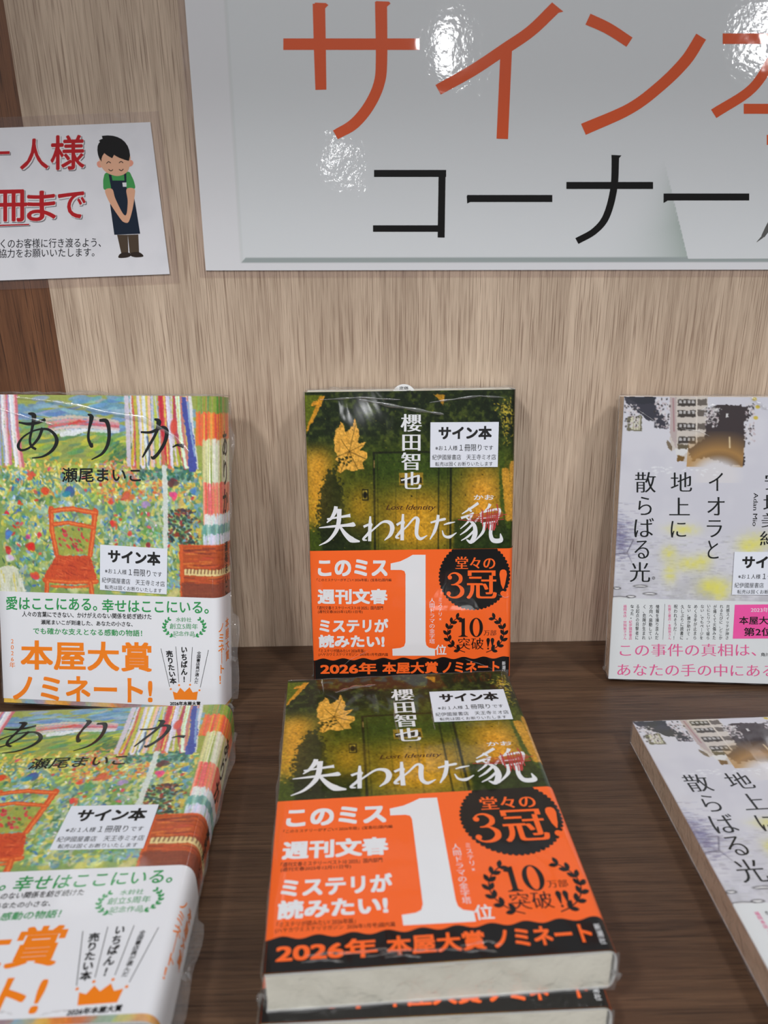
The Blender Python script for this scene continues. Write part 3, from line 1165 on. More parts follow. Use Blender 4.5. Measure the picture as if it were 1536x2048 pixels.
# door panel
dl, dt = c6([(515, 478)])[0]
dr, _ = c6([(940, 478)])[0]
dr2, _ = c6([(1020, 478)])[0]
cv.blend(0.35 * ((X > dl) & (X < dr2) & (Y > dt)) * (1 - ramp(Y, 45, 80)), (48, 74, 26))
for xa_, w_, a_ in ((dl, 1.3, 0.85), (dl + 2.2, 0.5, 0.5), (dr, 0.9, 0.7), (dr2, 1.4, 0.8), (dr2 - 2, 0.4, 0.5)):
    cv.line([(xa_, dt), (xa_ - 0.3, 120)], w_, (26, 32, 14), a_, 0.3)
cv.line([(dl, dt), (dr2, dt)], 1.2, (28, 30, 16), 0.8, 0.3)
cv.line([(dl + 3, dt + 6), (dr - 2, dt + 6)], 0.5, (40, 48, 18), 0.5, 0.3)
for k in (0.33, 0.66):
    xk = dl + (dr - dl) * k
    cv.line([(xk, dt + 12), (xk - 0.2, 118)], 0.35, (60, 62, 20), 0.6, 0.2)
# left: amber stripes of light and dark wedge
cv.poly(c6([(60, 100), (180, 100), (75, 360), (60, 300)]), (96, 106, 28))
cv.poly(c6([(160, 110), (200, 108), (78, 345), (76, 310)]), (206, 146, 46), 0.95, 1.0)
cv.poly(c6([(105, 150), (170, 140), (165, 165), (110, 172)]), (214, 148, 50), 0.9, 1.5)
m = np.exp(-((X - 6) / 12) ** 2) * ramp(Y, 28, 46) * (1 - ramp(Y, 76, 92))
cv.blend(m * 0.95, (206, 150, 52))
cv.poly(c6([(255, 560), (310, 700), (330, 1110), (180, 1110), (150, 1000), (150, 860), (165, 740), (215, 620)]), (34, 44, 18), 0.75, 5)
m = np.exp(-((X - 33) / 9) ** 2 - ((Y - 74) / 14) ** 2)
cv.blend(m * 0.8, (176, 136, 36))
# right amber strip and green curtain edge
xr = c6([(1385, 600)])[0][0]
cv.line([(c6([(1350, 480)])[0]), (c6([(1355, 800)])[0]), (c6([(1400, 960)])[0])], 3.4, (70, 86, 28), 0.9, 1.2)
cv.line([(c6([(1375, 600)])[0]), (c6([(1400, 900)])[0])], 5, (204, 150, 56), 0.9, 1.0)
cv.line([(c6([(1432, 560)])[0]), (c6([(1440, 900)])[0])], 6, (212, 156, 66), 0.9, 1.0)
cv.blend(0.5 * ramp(X, 128, 131) * (1 - ramp(Y, 30, 50)), (24, 30, 22))
# foliage top right, hanging leaf, speckle
rs = np.random.RandomState(3)
for _ in range(70):
    x, y = c6([(1385 + rs.randn() * 28, 200 + rs.randn() * 42)])[0]
    cv.dab(x, y, 0.9 * rs.rand() + 0.4, 0.35, rs.rand() * 3, (186, 164, 62), 0.8)
for _ in range(30):
    x, y = c6([(1380 + rs.randn() * 22, 350 + rs.randn() * 40)])[0]
    cv.dab(x, y, 0.9 * rs.rand() + 0.4, 0.35, rs.rand() * 3, (170, 150, 56), 0.7)
for _ in range(60):
    x, y = c6([(120 + rs.randn() * 24, 860 + rs.randn() * 60)])[0]
    cv.dab(x, y, 1.0 * rs.rand() + 0.4, 0.5, rs.rand() * 3, (196, 158, 50), 0.7)
cv.poly(c6([(905, 98), (980, 98), (968, 172), (945, 135)]), (190, 140, 46), 0.9, 1)
for _ in range(420):
    x, y = rs.rand() * 132, 6 + rs.rand() * 100
    c = (24, 26, 12) if rs.rand() < 0.6 else (150, 140, 46)
    cv.dab(x, y, 0.2 + 0.5 * rs.rand(), 0.15 + 0.15 * rs.rand(), rs.rand() * 3, c, 0.55)
for _ in range(70):
    x, y = 20 + rs.rand() * 110, 3 + rs.rand() * 40
    a = rs.rand() * 3
    cv.line([(x, y), (x + 3 * math.cos(a), y + 3 * math.sin(a))], 0.25, (92, 100, 44), 0.6)
# maple leaf
leaf = [(300, 275), (318, 300), (330, 345), (352, 330), (378, 300), (392, 250), (400, 290), (415, 330), (420, 372), (412, 420), (470, 405), (440, 440), (420, 460),
        (470, 475), (475, 510), (440, 540), (452, 580), (410, 590), (370, 600), (330, 585), (300, 610), (275, 595), (285, 545), (262, 520), (280, 500), (258, 470),
        (262, 430), (255, 395), (262, 360), (270, 320), (292, 310)]
cv.poly(c6(leaf), (222, 168, 76), 1.0, 0.8)
cen = c6([(355, 470)])[0]
for q in ((300, 390), (395, 300), (440, 430), (465, 520), (410, 585), (300, 600), (265, 510)):
    cv.line([cen, c6([q])[0]], 0.35, (60, 50, 16), 0.8)
for _ in range(90):
    x, y = c6([(265 + rs.rand() * 200, 510 + rs.rand() * 90)])[0] if rs.rand() < 0.5 else c6([(260 + rs.rand() * 180, 290 + rs.rand() * 220)])[0]
    cv.dab(x, y, 0.3 + 0.5 * rs.rand(), 0.25, rs.rand() * 3, (96, 84, 26), 0.45)
for _ in range(16):
    x, y = c6([(275 + rs.rand() * 90, 505 + rs.rand() * 60)])[0]
    cv.dab(x, y, 1.0, 0.6, rs.rand() * 3, (40, 48, 18), 0.8)
# name plate, switch, handle
a, b = c6([(680, 608), (838, 688)])
cv.poly([(a[0], a[1]), (b[0], a[1]), (b[0], b[1]), (a[0], b[1])], (156, 130, 46))
a2, b2 = c6([(688, 640), (830, 678)])
cv.poly([(a2[0], a2[1]), (b2[0], a2[1]), (b2[0], b2[1]), (a2[0], b2[1])], (52, 48, 26))
a, b = c6([(436, 718), (480, 790)])
cv.poly([(a[0], a[1]), (b[0], a[1]), (b[0], b[1]), (a[0], b[1])], (34, 36, 16))
cv.poly([(a[0] + .6, a[1] + .6), (b[0] - .6, a[1] + .6), (b[0] - .6, b[1] - .6), (a[0] + .6, b[1] - .6)], (158, 140, 56))
cv.dab((a[0] + b[0]) / 2, (a[1] + b[1]) / 2, 1.4, 2.2, 0, (34, 32, 14), 1)
cv.line([c6([(518, 530)])[0], c6([(518, 575)])[0]], 0.6, (168, 140, 90), 1)
cv.dab(*c6([(762, 762)])[0], 0.5, 0.5, 0, (24, 24, 10), 1)
cv.im *= (0.74 + 0.50 * n3)[..., None]
cv.im += ((n2 - 0.5) * 26)[..., None]
cv.im = (cv.im - 90) * 1.12 + 84
# glow of shade printed behind the title lettering
ty = c6([(0, 1000)])[0][1]
VB = float(c6([(200, 1118)])[0][1])

case = cs.case('case_board', M_CASE, novel)
cs.pages(M_PAGES, novel, 0.5, 0.5)
jacket = cs.sheet('dust_jacket', frange(-2.3, 128, 0.42) + frange(128, cs.s_end, 0.6)[1:] + frange(cs.s_end, cs.S[-1] - 0.5, 20)[1:],
                  frange(0.0, VB + 3, 0.42) + frange(VB + 3, 193, 6)[1:], 0.12, M_JACKET, novel, cv,
                  'dust jacket picturing a green door and a yellow maple leaf')

surf = cs.surf
p = Print(csh)
p.text('失われた', 637, 1014, 914, 1090, 'minb')
p = Print(csh)


def tx6(p, t, x0, y0, x1, y1, st, **k):
    p.text(t, 590 + x0 / 3.268, 760 + y0 / 3.268, 590 + x1 / 3.268, 760 + y1 / 3.268, st, **k)


def tx7(p, t, x0, y0, x1, y1, st, **k):
    p.text(t, 590 + x0 / 3.268, 1080 + y0 / 3.268, 590 + x1 / 3.268, 1080 + y1 / 3.268, st, **k)


def s6(p, pts, w, **k):
    p.stroke([(590 + x / 3.268, 760 + y / 3.268) for x, y in pts], [q / 3.268 for q in w] if not np.isscalar(w) else w / 3.268, **k)


# brush title drawn stroke by stroke

def t6(p, pts, w):
    s6(p, pts, [max(5, q * 1.16) for q in w])


t6(p, [(268, 828), (262, 862), (238, 905), (208, 935)], [20, 24, 16, 6])
t6(p, [(210, 912), (270, 902), (345, 890), (362, 888)], [10, 11, 16, 22])
t6(p, [(158, 968), (240, 960), (330, 952), (382, 946), (392, 942)], [5, 13, 16, 26, 14])
t6(p, [(290, 845), (286, 930), (268, 990), (220, 1050), (158, 1084)], [26, 24, 22, 14, 3])
t6(p, [(292, 958), (330, 1010), (370, 1045), (424, 1058)], [12, 24, 34, 8])
t6(p, [(492, 893), (490, 960), (488, 1056)], [10, 20, 18])
t6(p, [(448, 962), (485, 946), (505, 944)], [14, 13, 10])
t6(p, [(505, 944), (478, 1000), (447, 1042), (470, 1050)], [8, 9, 14, 6])
t6(p, [(450, 1040), (520, 972), (575, 930), (620, 935), (636, 970), (622, 1015), (585, 1050)], [8, 10, 12, 22, 26, 20, 3])
t6(p, [(706, 878), (702, 960), (700, 1050)], [12, 20, 20])
t6(p, [(664, 950), (700, 930), (716, 930)], [14, 13, 9])
t6(p, [(716, 930), (690, 985), (662, 1028), (682, 1036)], [8, 9, 14, 6])
t6(p, [(664, 1026), (730, 960), (780, 905), (802, 915), (796, 965), (796, 1015), (820, 1040), (864, 1018)], [8, 9, 12, 22, 22, 20, 18, 3])
t6(p, [(886, 935), (930, 922), (975, 912), (985, 908)], [10, 13, 15, 8])
t6(p, [(936, 884), (930, 930), (912, 990), (882, 1044)], [16, 18, 18, 6])
t6(p, [(972, 948), (1005, 938), (1046, 930)], [6, 12, 4])
t6(p, [(962, 985), (975, 1020), (1010, 1028), (1056, 1000)], [5, 12, 18, 4])
t6(p, [(1198, 806), (1150, 840), (1090, 878)], [16, 14, 5])
t6(p, [(1130, 842), (1155, 862)], [16, 10])
t6(p, [(1085, 905), (1140, 885), (1165, 868)], [14, 12, 5])
t6(p, [(1165, 868), (1130, 930), (1080, 975)], [10, 12, 4])
t6(p, [(1120, 900), (1170, 950), (1176, 1010), (1150, 1060), (1120, 1045)], [8, 20, 28, 22, 6])
t6(p, [(1165, 940), (1120, 985), (1078, 1015)], [14, 12, 4])
t6(p, [(1172, 985), (1130, 1025), (1085, 1052)], [12, 12, 4])
t6(p, [(1176, 930), (1205, 895)], [12, 8])
t6(p, [(1275, 812), (1262, 838), (1240, 855)], [18, 14, 4])
t6(p, [(1215, 870), (1222, 935)], [16, 12])
t6(p, [(1215, 868), (1320, 848), (1335, 862), (1318, 925)], [10, 14, 20, 12])
t6(p, [(1225, 903), (1315, 892)], [10, 10])
t6(p, [(1222, 940), (1318, 928)], [10, 12])
t6(p, [(1242, 945), (1225, 1000), (1165, 1065)], [18, 16, 4])
t6(p, [(1285, 940), (1278, 1010), (1296, 1050), (1345, 1048), (1342, 1005)], [18, 20, 26, 26, 4])
p.build('title_lettering', surf, I_WHITE, jacket, 0.22, 'white brush title')
p = Print(csh)
tx6(p, '櫻田智也', 690, 225, 828, 715, 'minb', vertical=True)
p.build('author_lettering', surf, I_WHITE, jacket, 0.24, 'white upright author name')
p = Print(csh)
tx6(p, 'かお', 1168, 752, 1300, 785, 'bold')
p.build('reading_aid_lettering', surf, I_WHITE, jacket, 0.24)
p = Print(csh)
tx6(p, 'Lost Identity', 595, 818, 920, 860, 'ital')
p.build('subtitle_lettering', surf, I_BROWN, jacket, 0.24)
p = Print(csh)
rs = np.random.RandomState(8)
for k in range(9):
    x = 1222 + k * 13
    s6(p, [(x + rs.randn() * 3, 835 + rs.rand() * 40), (x - 4 + rs.randn() * 4, 940 + rs.rand() * 40)], 5)
for k in range(6):
    y = 872 + k * 8 + rs.randn() * 2
    s6(p, [(1130 + rs.rand() * 40, y + 10), (1330 + rs.rand() * 50, y - 2)], 3.4)
s6(p, [(1065, 915), (1210, 925), (1365, 912)], 4)
s6(p, [(1220, 890), (1300, 884), (1385, 880)], 4)
s6(p, [(1318, 812), (1326, 870), (1300, 985)], 7)
for x in (1290, 1302, 1250):
    s6(p, [(x, 930), (x - 6, 985)], 6)
p.build('red_scratches', surf, I_RED, jacket, 0.3)

# belly band
band = cs.sheet('belly_band', frange(-2.3, 0.3, 0.5) + frange(0.3, 127, 8)[1:] + frange(127, cs.s_end, 0.6)[1:] + frange(cs.s_end, cs.S[-1] - 0.5, 20)[1:],
                frange(VB, 192.8, 8), 0.35, I_ORANGE, novel, None, 'bright orange paper belly band')
BL = 0.42
p = Print(csh)
for t, q in (('このミス', (150, 128, 605, 238)), ('週刊文春', (148, 320, 605, 420)), ('ミステリが', (160, 515, 610, 605)), ('読みたい!', (155, 620, 585, 705))):
    tx7(p, t, *q, 'black')
p.px(c7([(625, 155), (690, 140), (735, 118), (770, 98), (853, 98), (853, 660), (858, 688), (875, 704), (915, 712), (915, 757), (638, 757), (636, 712), (690, 706),
         (713, 695), (722, 670), (722, 225), (715, 205), (695, 197), (625, 197)]), [list(range(19))])
tx7(p, '位', 915, 685, 990, 752, 'bold')
tx7(p, '人間ドラマの金字塔', 877, 380, 914, 678, 'min', vertical=True)
tx7(p, 'ミステリ×', 936, 380, 962, 525, 'min', vertical=True)
p.build('white_band_lettering', surf, I_WHITE, band, BL + 0.05, 'white lettering with a big numeral one')
p = Print(csh)
for t, q in (('「このミステリーがすごい! 2026年版」(宝島社)国内編', (143, 253, 630, 275)), ('「週刊文春ミステリーベスト10 2025」国内部門', (148, 433, 575, 457)),
             ('(週刊文春2025年12月11日号)', (150, 460, 442, 483)), ('「ミステリが読みたい! 2026年版」', (158, 714, 458, 737)),
             ('(ハヤカワミステリマガジン  2026年1月号)国内篇', (155, 739, 608, 762))):
    tx7(p, t, *q, 'reg')
tx7(p, '万部', 1232, 590, 1315, 625, 'min')
tx7(p, '突破', 1065, 640, 1232, 716, 'min')
for x in (1262, 1290):
    p.px(c7([(x - 3, 700), (x - 12, 655), (x - 8, 644), (x, 640), (x + 8, 644), (x + 12, 655), (x + 1, 700)]), [list(range(7))])
    p.px(c7([(x - 7, 710), (x, 703), (x + 6, 710), (x, 718)]), [[0, 1, 2, 3]])
# numerals 10 with thick and thin strokes
p.px(c7([(1070, 530), (1088, 520), (1102, 512), (1110, 512), (1110, 620), (1116, 627), (1128, 630), (1128, 634), (1068, 634), (1068, 630), (1082, 627), (1088, 620), (1088, 540), (1070, 536)]),
     [list(range(14))])
ring = []
for k in range(36):
    a = 2 * math.pi * k / 36
    ring.append((1184 + 44 * math.cos(a), 573 + 63 * math.sin(a)))
for k in range(36):
    a = 2 * math.pi * k / 36
    ring.append((1184 + 22 * math.cos(a), 573 + 57 * math.sin(a)))
p.px(c7(ring), [(k, (k + 1) % 36, 36 + (k + 1) % 36, 36 + k) for k in range(36)])
for a0, a1 in ((math.radians(248), math.radians(128)), (math.radians(-68), math.radians(52))):
    laurel(p, 590 + 1180 / 3.268, 1080 + 612 / 3.268, 184 / 3.268, 132 / 3.268, a0, a1, 7, 42 / 3.268, 22 / 3.268, 5 / 3.268)
# wavy black foot of the band
wv = [(590 + x / 3.268, 1080 + (783 + 7 * math.cos(x / 131 * 2 * math.pi + 0.6) - (x - 110) * 0.012) / 3.268) for x in np.linspace(108, 1402, 120)]
top = csh.uv(wv)
top[0][0] = 0.35
bot = np.stack([top[:, 0], np.full(len(top), 192.82)], -1)
n = len(top)
p.raw(np.vstack([top, bot]), [(i, i + 1, n + i + 1, n + i) for i in range(n - 1)])
# scalloped black badge, cut by the upper edge of the band
bc = csh.uv([(590 + 1172 / 3.268, 1080 + 238 / 3.268)])[0]
R_ = 72.0 * 0.311
Q = [(bc[0], bc[1])]
nt_ = 480
for k in range(nt_ + 1):
    a = 2 * math.pi * k / nt_
    r_ = R_ + 1.15 * abs(math.cos(a * 28)) ** 0.6
    Q.append((bc[0] + r_ * math.cos(a), max(bc[1] + r_ * math.sin(a), VB + 0.05)))
p.raw(Q, [(0, k, k + 1) for k in range(1, nt_ + 1)])
p.build('black_band_print', surf, I_BLACK, band, BL, 'black badge, laurels and wavy foot')
black_edge = cs.sheet('black_foot_edge', [-1.0, -0.5, -0.3, -0.15, 0.0, 0.15, 0.4], [float(top[0][1]), 186.0, 192.82], BL, I_BLACK, band)
p = Print(csh)
tx7(p, '堂々の', 1048, 110, 1308, 190, 'minb')
s7 = lambda pts, w, **k: p.stroke([(590 + x / 3.268, 1080 + y / 3.268) for x, y in pts], [q / 3.268 for q in w] if not np.isscalar(w) else w / 3.268, **k)
s7([(1000, 245), (1020, 222), (1052, 218), (1080, 240), (1078, 270), (1048, 290), (1020, 294)], [12, 8, 12, 24, 24, 12, 4])
s7([(1020, 292), (1062, 296), (1090, 322), (1088, 352), (1058, 374), (1018, 374), (994, 350)], [4, 10, 26, 28, 16, 8, 16])
p.px(c7([(1012 + 14 * math.cos(k), 246 + 14 * math.sin(k)) for k in np.linspace(0, 6, 12)]), [list(range(12))])
p.px(c7([(1004 + 14 * math.cos(k), 350 + 14 * math.sin(k)) for k in np.linspace(0, 6, 12)]), [list(range(12))])
tx7(p, '冠', 1120, 200, 1318, 385, 'minb')
p.px(c7([(1358, 320), (1345, 290), (1335, 225), (1340, 203), (1352, 194), (1368, 194), (1380, 203), (1384, 225), (1372, 290), (1362, 320)]), [list(range(10))])
p.px(c7([(1358 + 17 * math.cos(k), 350 + 17 * math.sin(k)) for k in np.linspace(0, 6, 14)]), [list(range(14))])
p.build('badge_lettering', surf, I_ORANGE, band, BL + 0.12, 'orange lettering on the black badge')
p = Print(csh)
for t, a, b in (('2026年', 165, 535), ('本屋大賞', 570, 935), ('ノミネート', 965, 1335)):
    q0 = csh.uv([(590 + a / 3.268, 1326)])[0][0]
    q1 = csh.uv([(590 + b / 3.268, 1326)])[0][0]
    V, F = glyphs(t, **STY['heavy'])
    p.raw(np.stack([q0 + V[:, 0] * (q1 - q0), 189.0 + V[:, 1] * (180.6 - 189.0)], -1), F, V[:, 2])
p.build('foot_lettering', surf, I_ORANGE, band, BL + 0.14, 'orange lettering along the black foot')
p = Print(csh)
V, F = glyphs('新潮社', vertical=True, **STY['reg'])
q0 = csh.uv([(1003.7, 1326)])[0][0]
p.raw(np.stack([q0 + V[:, 0] * 2.4, 190.2 + V[:, 1] * (181 - 190.2)], -1), F, V[:, 2])
p.build('publisher_lettering', surf, I_WHITE, band, BL + 0.12)
novel_film = cs.wrap(M_FILM, novel, 3, 1.0, 0.8, tuft=((CW - 2, 1, 0.6, -0.8, 4), (0, 1, -0.6, -0.8, 4)))
novel_film['label'] = 'clear crinkled plastic film round the edges'

# standing, top of the stack, under it
novel2 = copy_tree(novel)
novel3 = copy_tree(novel)
place_standing(novel, -37.975, -51.22, .149047, -.008286, CT)
place_lying(novel2, -48.21, -108.18, .0547, 2 * CT + 0.7, CT, CHH)
place_lying(novel3, -45.6, -112.2, .0290, CT + 0.1, CT, CHH)
G_N = 'orange banded mystery novels'
tag(novel, 'upright mystery novel with orange band and maple leaf cover, leaning on the oak back', 'book', G_N)
tag(novel2, 'flat mystery novel with orange band and maple leaf cover, on top of its stack', 'book', G_N)
tag(novel3, 'mystery novel at the bottom of the stack, mostly hidden under its twin', 'book', G_N)
sticker(novel, cs, 99.8, 34.2, 0.008)
sticker(novel2, cs, 103.1, 33.9, 0.024)
# oval price tab of the order slip, standing proud of the upright copy
V = [(62.0 + 7.6 * math.cos(a), 189.5 + 7.4 * math.sin(a), z) for z in (14.0, 14.25) for a in np.linspace(0, math.pi, 20)]
F = [list(range(20)), list(range(39, 19, -1))] + [(i, 20 + i, 21 + i, i + 1) for i in range(19)]
tab = link('price_slip', V, F, mat('slip_paper', srgb(225, 225, 225), 0.6), novel)
tab['label'] = 'white rounded price slip sticking out of the pages'
p = Print()
p.text('定価', 59.2, -1.9, 64.8, 0.2, 'bold')
p.text('1980円', 57.6, 0.7, 66.4, 3.0, 'bold')
tab_l = p.build('slip_lettering', lambda a, b, l: np.stack([a, 193.6 - b, np.full_like(a, 14.25) + l], -1), M_STICK_INK, tab, 0.05)

# ================================================================== painted garden novel (left)
LH = [3.148768, -0.126803, 2.442328, -0.025241, 2.958296, 0.675147, 0.060887, -0.066736, 1.0]
LT, LHH, LW = 27.0, 196.0, 144.0
ls = BookShape(LW, LHH, LT, 7.5, 0.7, 2.6)
lsh = Sheet(LH, None)
garden = empty('garden_novel')


def l4(pts):
    return lsh.uv([(x / 3.2, 780 + y / 3.2) for x, y in pts])


cv = Canvas(186, 196, 2.6, (150, 160, 80), x0=-3)
X, Y = cv.xx, cv.yy
rs = np.random.RandomState(21)


def dabs(n, region, cols, a=(1.0, 2.4), b=(0.4, 0.9), ang=(0, 3.14), al=0.85, test=None):
    (x0_, y0_), (x1_, y1_) = l4([region[:2], region[2:]])
    for _ in range(n):
        x, y = x0_ + rs.rand() * (x1_ - x0_), y0_ + rs.rand() * (y1_ - y0_)
        if test is not None and not test(x, y):
            continue
        c = np.array(cols[rs.randint(len(cols))], float) + rs.randn(3) * 9
        cv.dab(x, y, a[0] + rs.rand() * (a[1] - a[0]), b[0] + rs.rand() * (b[1] - b[0]), ang[0] + rs.rand() * (ang[1] - ang[0]), c, al)


GREENS = [(130, 164, 92), (84, 138, 96), (170, 184, 84), (96, 150, 120), (200, 200, 96), (150, 184, 146), (60, 110, 84), (186, 200, 150)]
YEL = [(222, 204, 92), (232, 216, 124), (206, 200, 80), (232, 184, 84), (236, 230, 170)]
BLUE = [(86, 136, 180), (120, 170, 196), (64, 112, 164), (176, 204, 214), (110, 166, 166)]
# sky, hills
dabs(260, (60, 40, 1240, 300), [(118, 158, 186), (104, 148, 180), (136, 172, 190), (96, 140, 176)], (3, 7), (0.8, 1.6), (-0.3, 0.2))
dabs(220, (60, 250, 900, 560), [(150, 164, 60), (122, 152, 76), (176, 178, 66), (104, 144, 92), (190, 186, 78)], (2.5, 6), (0.8, 1.5), (-0.5, 0.1))
dabs(60, (140, 200, 350, 300), [(110, 150, 120), (136, 160, 84)], (2, 5), (0.7, 1.2), (-0.9, 0))
for k, c in enumerate([(214, 190, 170), (224, 146, 150), (214, 90, 96), (232, 196, 190), (214, 220, 226)]):
    q = [(300 + 10 * k, 190 + 22 * k), (450, 170 + 22 * k), (600, 180 + 20 * k), (760, 205 + 16 * k)]
    cv.line(l4(q), 1.8, c, 0.8, 0.8)
cv.line(l4([(400, 285), (480, 275), (560, 255)]), [2.6, 3.4, 1.5], (226, 230, 238), 0.9, 1)
cv.line(l4([(440, 225), (510, 200), (560, 205)]), [0.8, 1.6, 0.6], (206, 66, 60), 0.9, 0.5)
dabs(120, (700, 330, 880, 470), [(60, 104, 76), (84, 126, 84), (110, 140, 70)], (1.2, 2.6), (0.5, 0.9), (-1.2, -0.2))
# garden of dabs
dabs(0, (0, 0, 1, 1), [(0, 0, 0)])
cv.blend(ramp(Y, l4([(0, 470)])[0][1] - 2, l4([(0, 540)])[0][1]) * 0.85, (124, 152, 86))
dabs(380, (0, 500, 1300, 1320), GREENS + YEL + BLUE, (2.5, 5.5), (1.6, 3.2), (0, 3.14), 0.55)
dabs(1300, (0, 470, 1300, 1290), GREENS + YEL[:2], (0.9, 2.6), (0.5, 1.2), (0.4, 2.4), 0.75)
dabs(500, (0, 440, 1290, 700), YEL + [(206, 150, 70), (148, 164, 66)], (0.9, 2.0), (0.5, 0.9))
dabs(430, (0, 520, 1290, 1290), BLUE, (0.9, 2.2), (0.45, 0.9))
dabs(260, (650, 840, 1080, 1290), [(128, 166, 150), (150, 178, 150), (110, 152, 140), (186, 196, 150)], (0.8, 1.8), (0.5, 0.9))
dabs(190, (640, 440, 1040, 720), [(206, 140, 90), (214, 110, 60), (222, 170, 80), (150, 130, 160)], (0.8, 1.9), (0.5, 0.9))
dabs(130, (0, 500, 1280, 1290), [(226, 230, 232), (214, 216, 220)], (0.6, 1.4), (0.3, 0.6))
dabs(60, (60, 480, 1280, 1290), [(206, 60, 50), (214, 74, 96), (222, 96, 70)], (0.9, 1.8), (0.6, 1.1))
dabs(160, (1060, 760, 1280, 1000), [(44, 64, 56), (60, 90, 74), (70, 60, 60), (140, 60, 50)], (0.8, 2.0), (0.5, 0.9))
dabs(150, (900, 490, 1240, 580), [(50, 98, 84), (74, 120, 104), (110, 160, 140)], (1, 2), (0.6, 1.0))
for x, y, c, r in ((295, 645, (214, 62, 50), 2.4), (130, 725, (210, 54, 50), 1.6), (45, 785, (206, 50, 60), 1.5), (730, 850, (214, 56, 66), 2.2), (712, 718, (214, 74, 60), 2.0),
                   (825, 670, (206, 110, 56), 3.2), (1115, 680, (222, 86, 120), 2.8), (1110, 590, (96, 56, 52), 3.0), (440, 650, (60, 104, 160), 3.6), (960, 880, (200, 90, 110), 1.2),
                   (835, 920, (210, 90, 76), 1.8), (200, 545, (206, 96, 60), 2.6), (255, 930, (206, 60, 80), 2.0), (180, 940, (190, 70, 130), 1.8), (195, 1000, (200, 50, 44), 3.2),
                   (50, 1025, (206, 50, 50), 2.4), (60, 1075, (206, 210, 220), 3.0), (945, 985, (150, 60, 60), 1.8), (220, 1190, (206, 90, 66), 3.2), (1255, 650, (74, 130, 170), 3.2),
                   (930, 730, (160, 140, 176), 2.6), (60, 920, (80, 120, 176), 3.0), (1100, 500, (214, 140, 80), 1.5), (870, 480, (214, 120, 70), 2.4)):
    q = l4([(x, y)])[0]
    for _ in range(4):
        cv.dab(q[0] + rs.randn() * r * .3, q[1] + rs.randn() * r * .3, r * .8, r * .5, rs.rand() * 3, np.array(c) + rs.randn(3) * 12, 0.9)
cv.line(l4([(340, 560), (470, 590), (560, 680), (600, 740)]), [1, 2.5, 2, 1], (110, 150, 140), 0.8, 1.2)
# curtains of long upright strokes
def stripe(x0_, x1_, y0_, y1_, cols, n, w=(0.8, 1.8)):
    for k in range(n):
        t = (k + rs.rand() * 0.8) / n
        x = x0_ + (x1_ - x0_) * t
        c = cols[rs.randint(len(cols))] if rs.rand() < 0.5 else cols[k % len(cols)]
        yb = y1_ - rs.rand() * 30
        cv.line(l4([(x, y0_), (x + 12 + rs.randn() * 6, (y0_ + yb) / 2), (x + 30 * t + rs.randn() * 8 + 18, yb)]), w[0] + rs.rand() * (w[1] - w[0]), np.array(c) + rs.randn(3) * 8, 0.95, 0.6)
CURT = [(206, 198, 220), (222, 220, 226), (196, 182, 62), (186, 60, 66), (222, 222, 226), (214, 110, 116), (206, 196, 80), (230, 190, 190), (160, 186, 180), (226, 226, 230), (206, 88, 96), (214, 160, 70)]
stripe(810, 1235, 30, 500, CURT, 21, (1.6, 3.2))
stripe(820, 1230, 30, 500, [(226, 224, 230), (206, 190, 214), (214, 200, 90), (200, 90, 100)], 12, (0.5, 1.0))
stripe(-30, 110, 20, 490, [(222, 222, 228), (226, 180, 190), (200, 190, 70), (214, 110, 130), (140, 170, 200), (230, 230, 234)], 16)
cv.line(l4([(1180, 60), (1190, 150), (1210, 240), (1225, 330), (1235, 500)]), [3.0, 3.6, 4.2, 4.6, 5.2], (62, 74, 156), 0.97, 1.0)
cv.line(l4([(1205, 80), (1215, 200), (1250, 420)]), 1.2, (140, 170, 206), 0.9, 0.6)
cv.line(l4([(955, 480), (962, 400), (945, 300)]), 1.2, (60, 84, 140), 0.8, 0.4)
cv.dab(*l4([(1115, 235)])[0], 2.2, 4.5, 0.1, (214, 76, 60), 0.9)
# white post
cv.line(l4([(1055, 495), (1062, 700), (1060, 1010)]), [3.0, 3.2, 3.0], (212, 218, 212), 0.92, 0.9)
# rolled fabric reaching round the spine: blocks of long strokes
blocks = [(0, 150, [(96, 150, 66), (130, 160, 56), (60, 130, 90), (150, 170, 70), (176, 120, 80)]), (150, 340, [(232, 110, 48), (240, 130, 60), (224, 84, 66), (240, 170, 70)]),
          (320, 620, [(226, 222, 196), (214, 206, 170), (232, 226, 206), (206, 200, 140)]), (600, 850, [(232, 104, 84), (240, 130, 110), (228, 90, 96), (240, 160, 130)]),
          (800, 880, [(226, 230, 230), (206, 220, 220)]), (870, 950, [(96, 150, 150), (150, 190, 190), (120, 166, 160)]), (930, 990, [(226, 226, 236), (206, 206, 226)])]
sx0 = l4([(1262, 300)])[0][0]
for y0_, y1_, cols in blocks:
    for k in range(90):
        x = sx0 + (k % 45) * 1.05 + rs.randn() * 0.4
        ya_, yb_ = l4([(1262, y0_ - 8 + rs.rand() * 20)])[0][1], l4([(1262, y1_ + rs.rand() * 14)])[0][1]
        off = 3.5 if y0_ > 300 else 0
        if x < sx0 + off:
            continue
        cv.line([(x, max(ya_, 0)), (x + rs.randn() * 0.3, yb_)], 0.7 + rs.rand() * 0.7, np.array(cols[rs.randint(len(cols))]) + rs.randn(3) * 7, 0.9, 0.3)
dabs(60, (1230, 560, 1290, 960), [(96, 140, 110), (200, 180, 80), (110, 150, 170)], (1, 2), (0.6, 1))
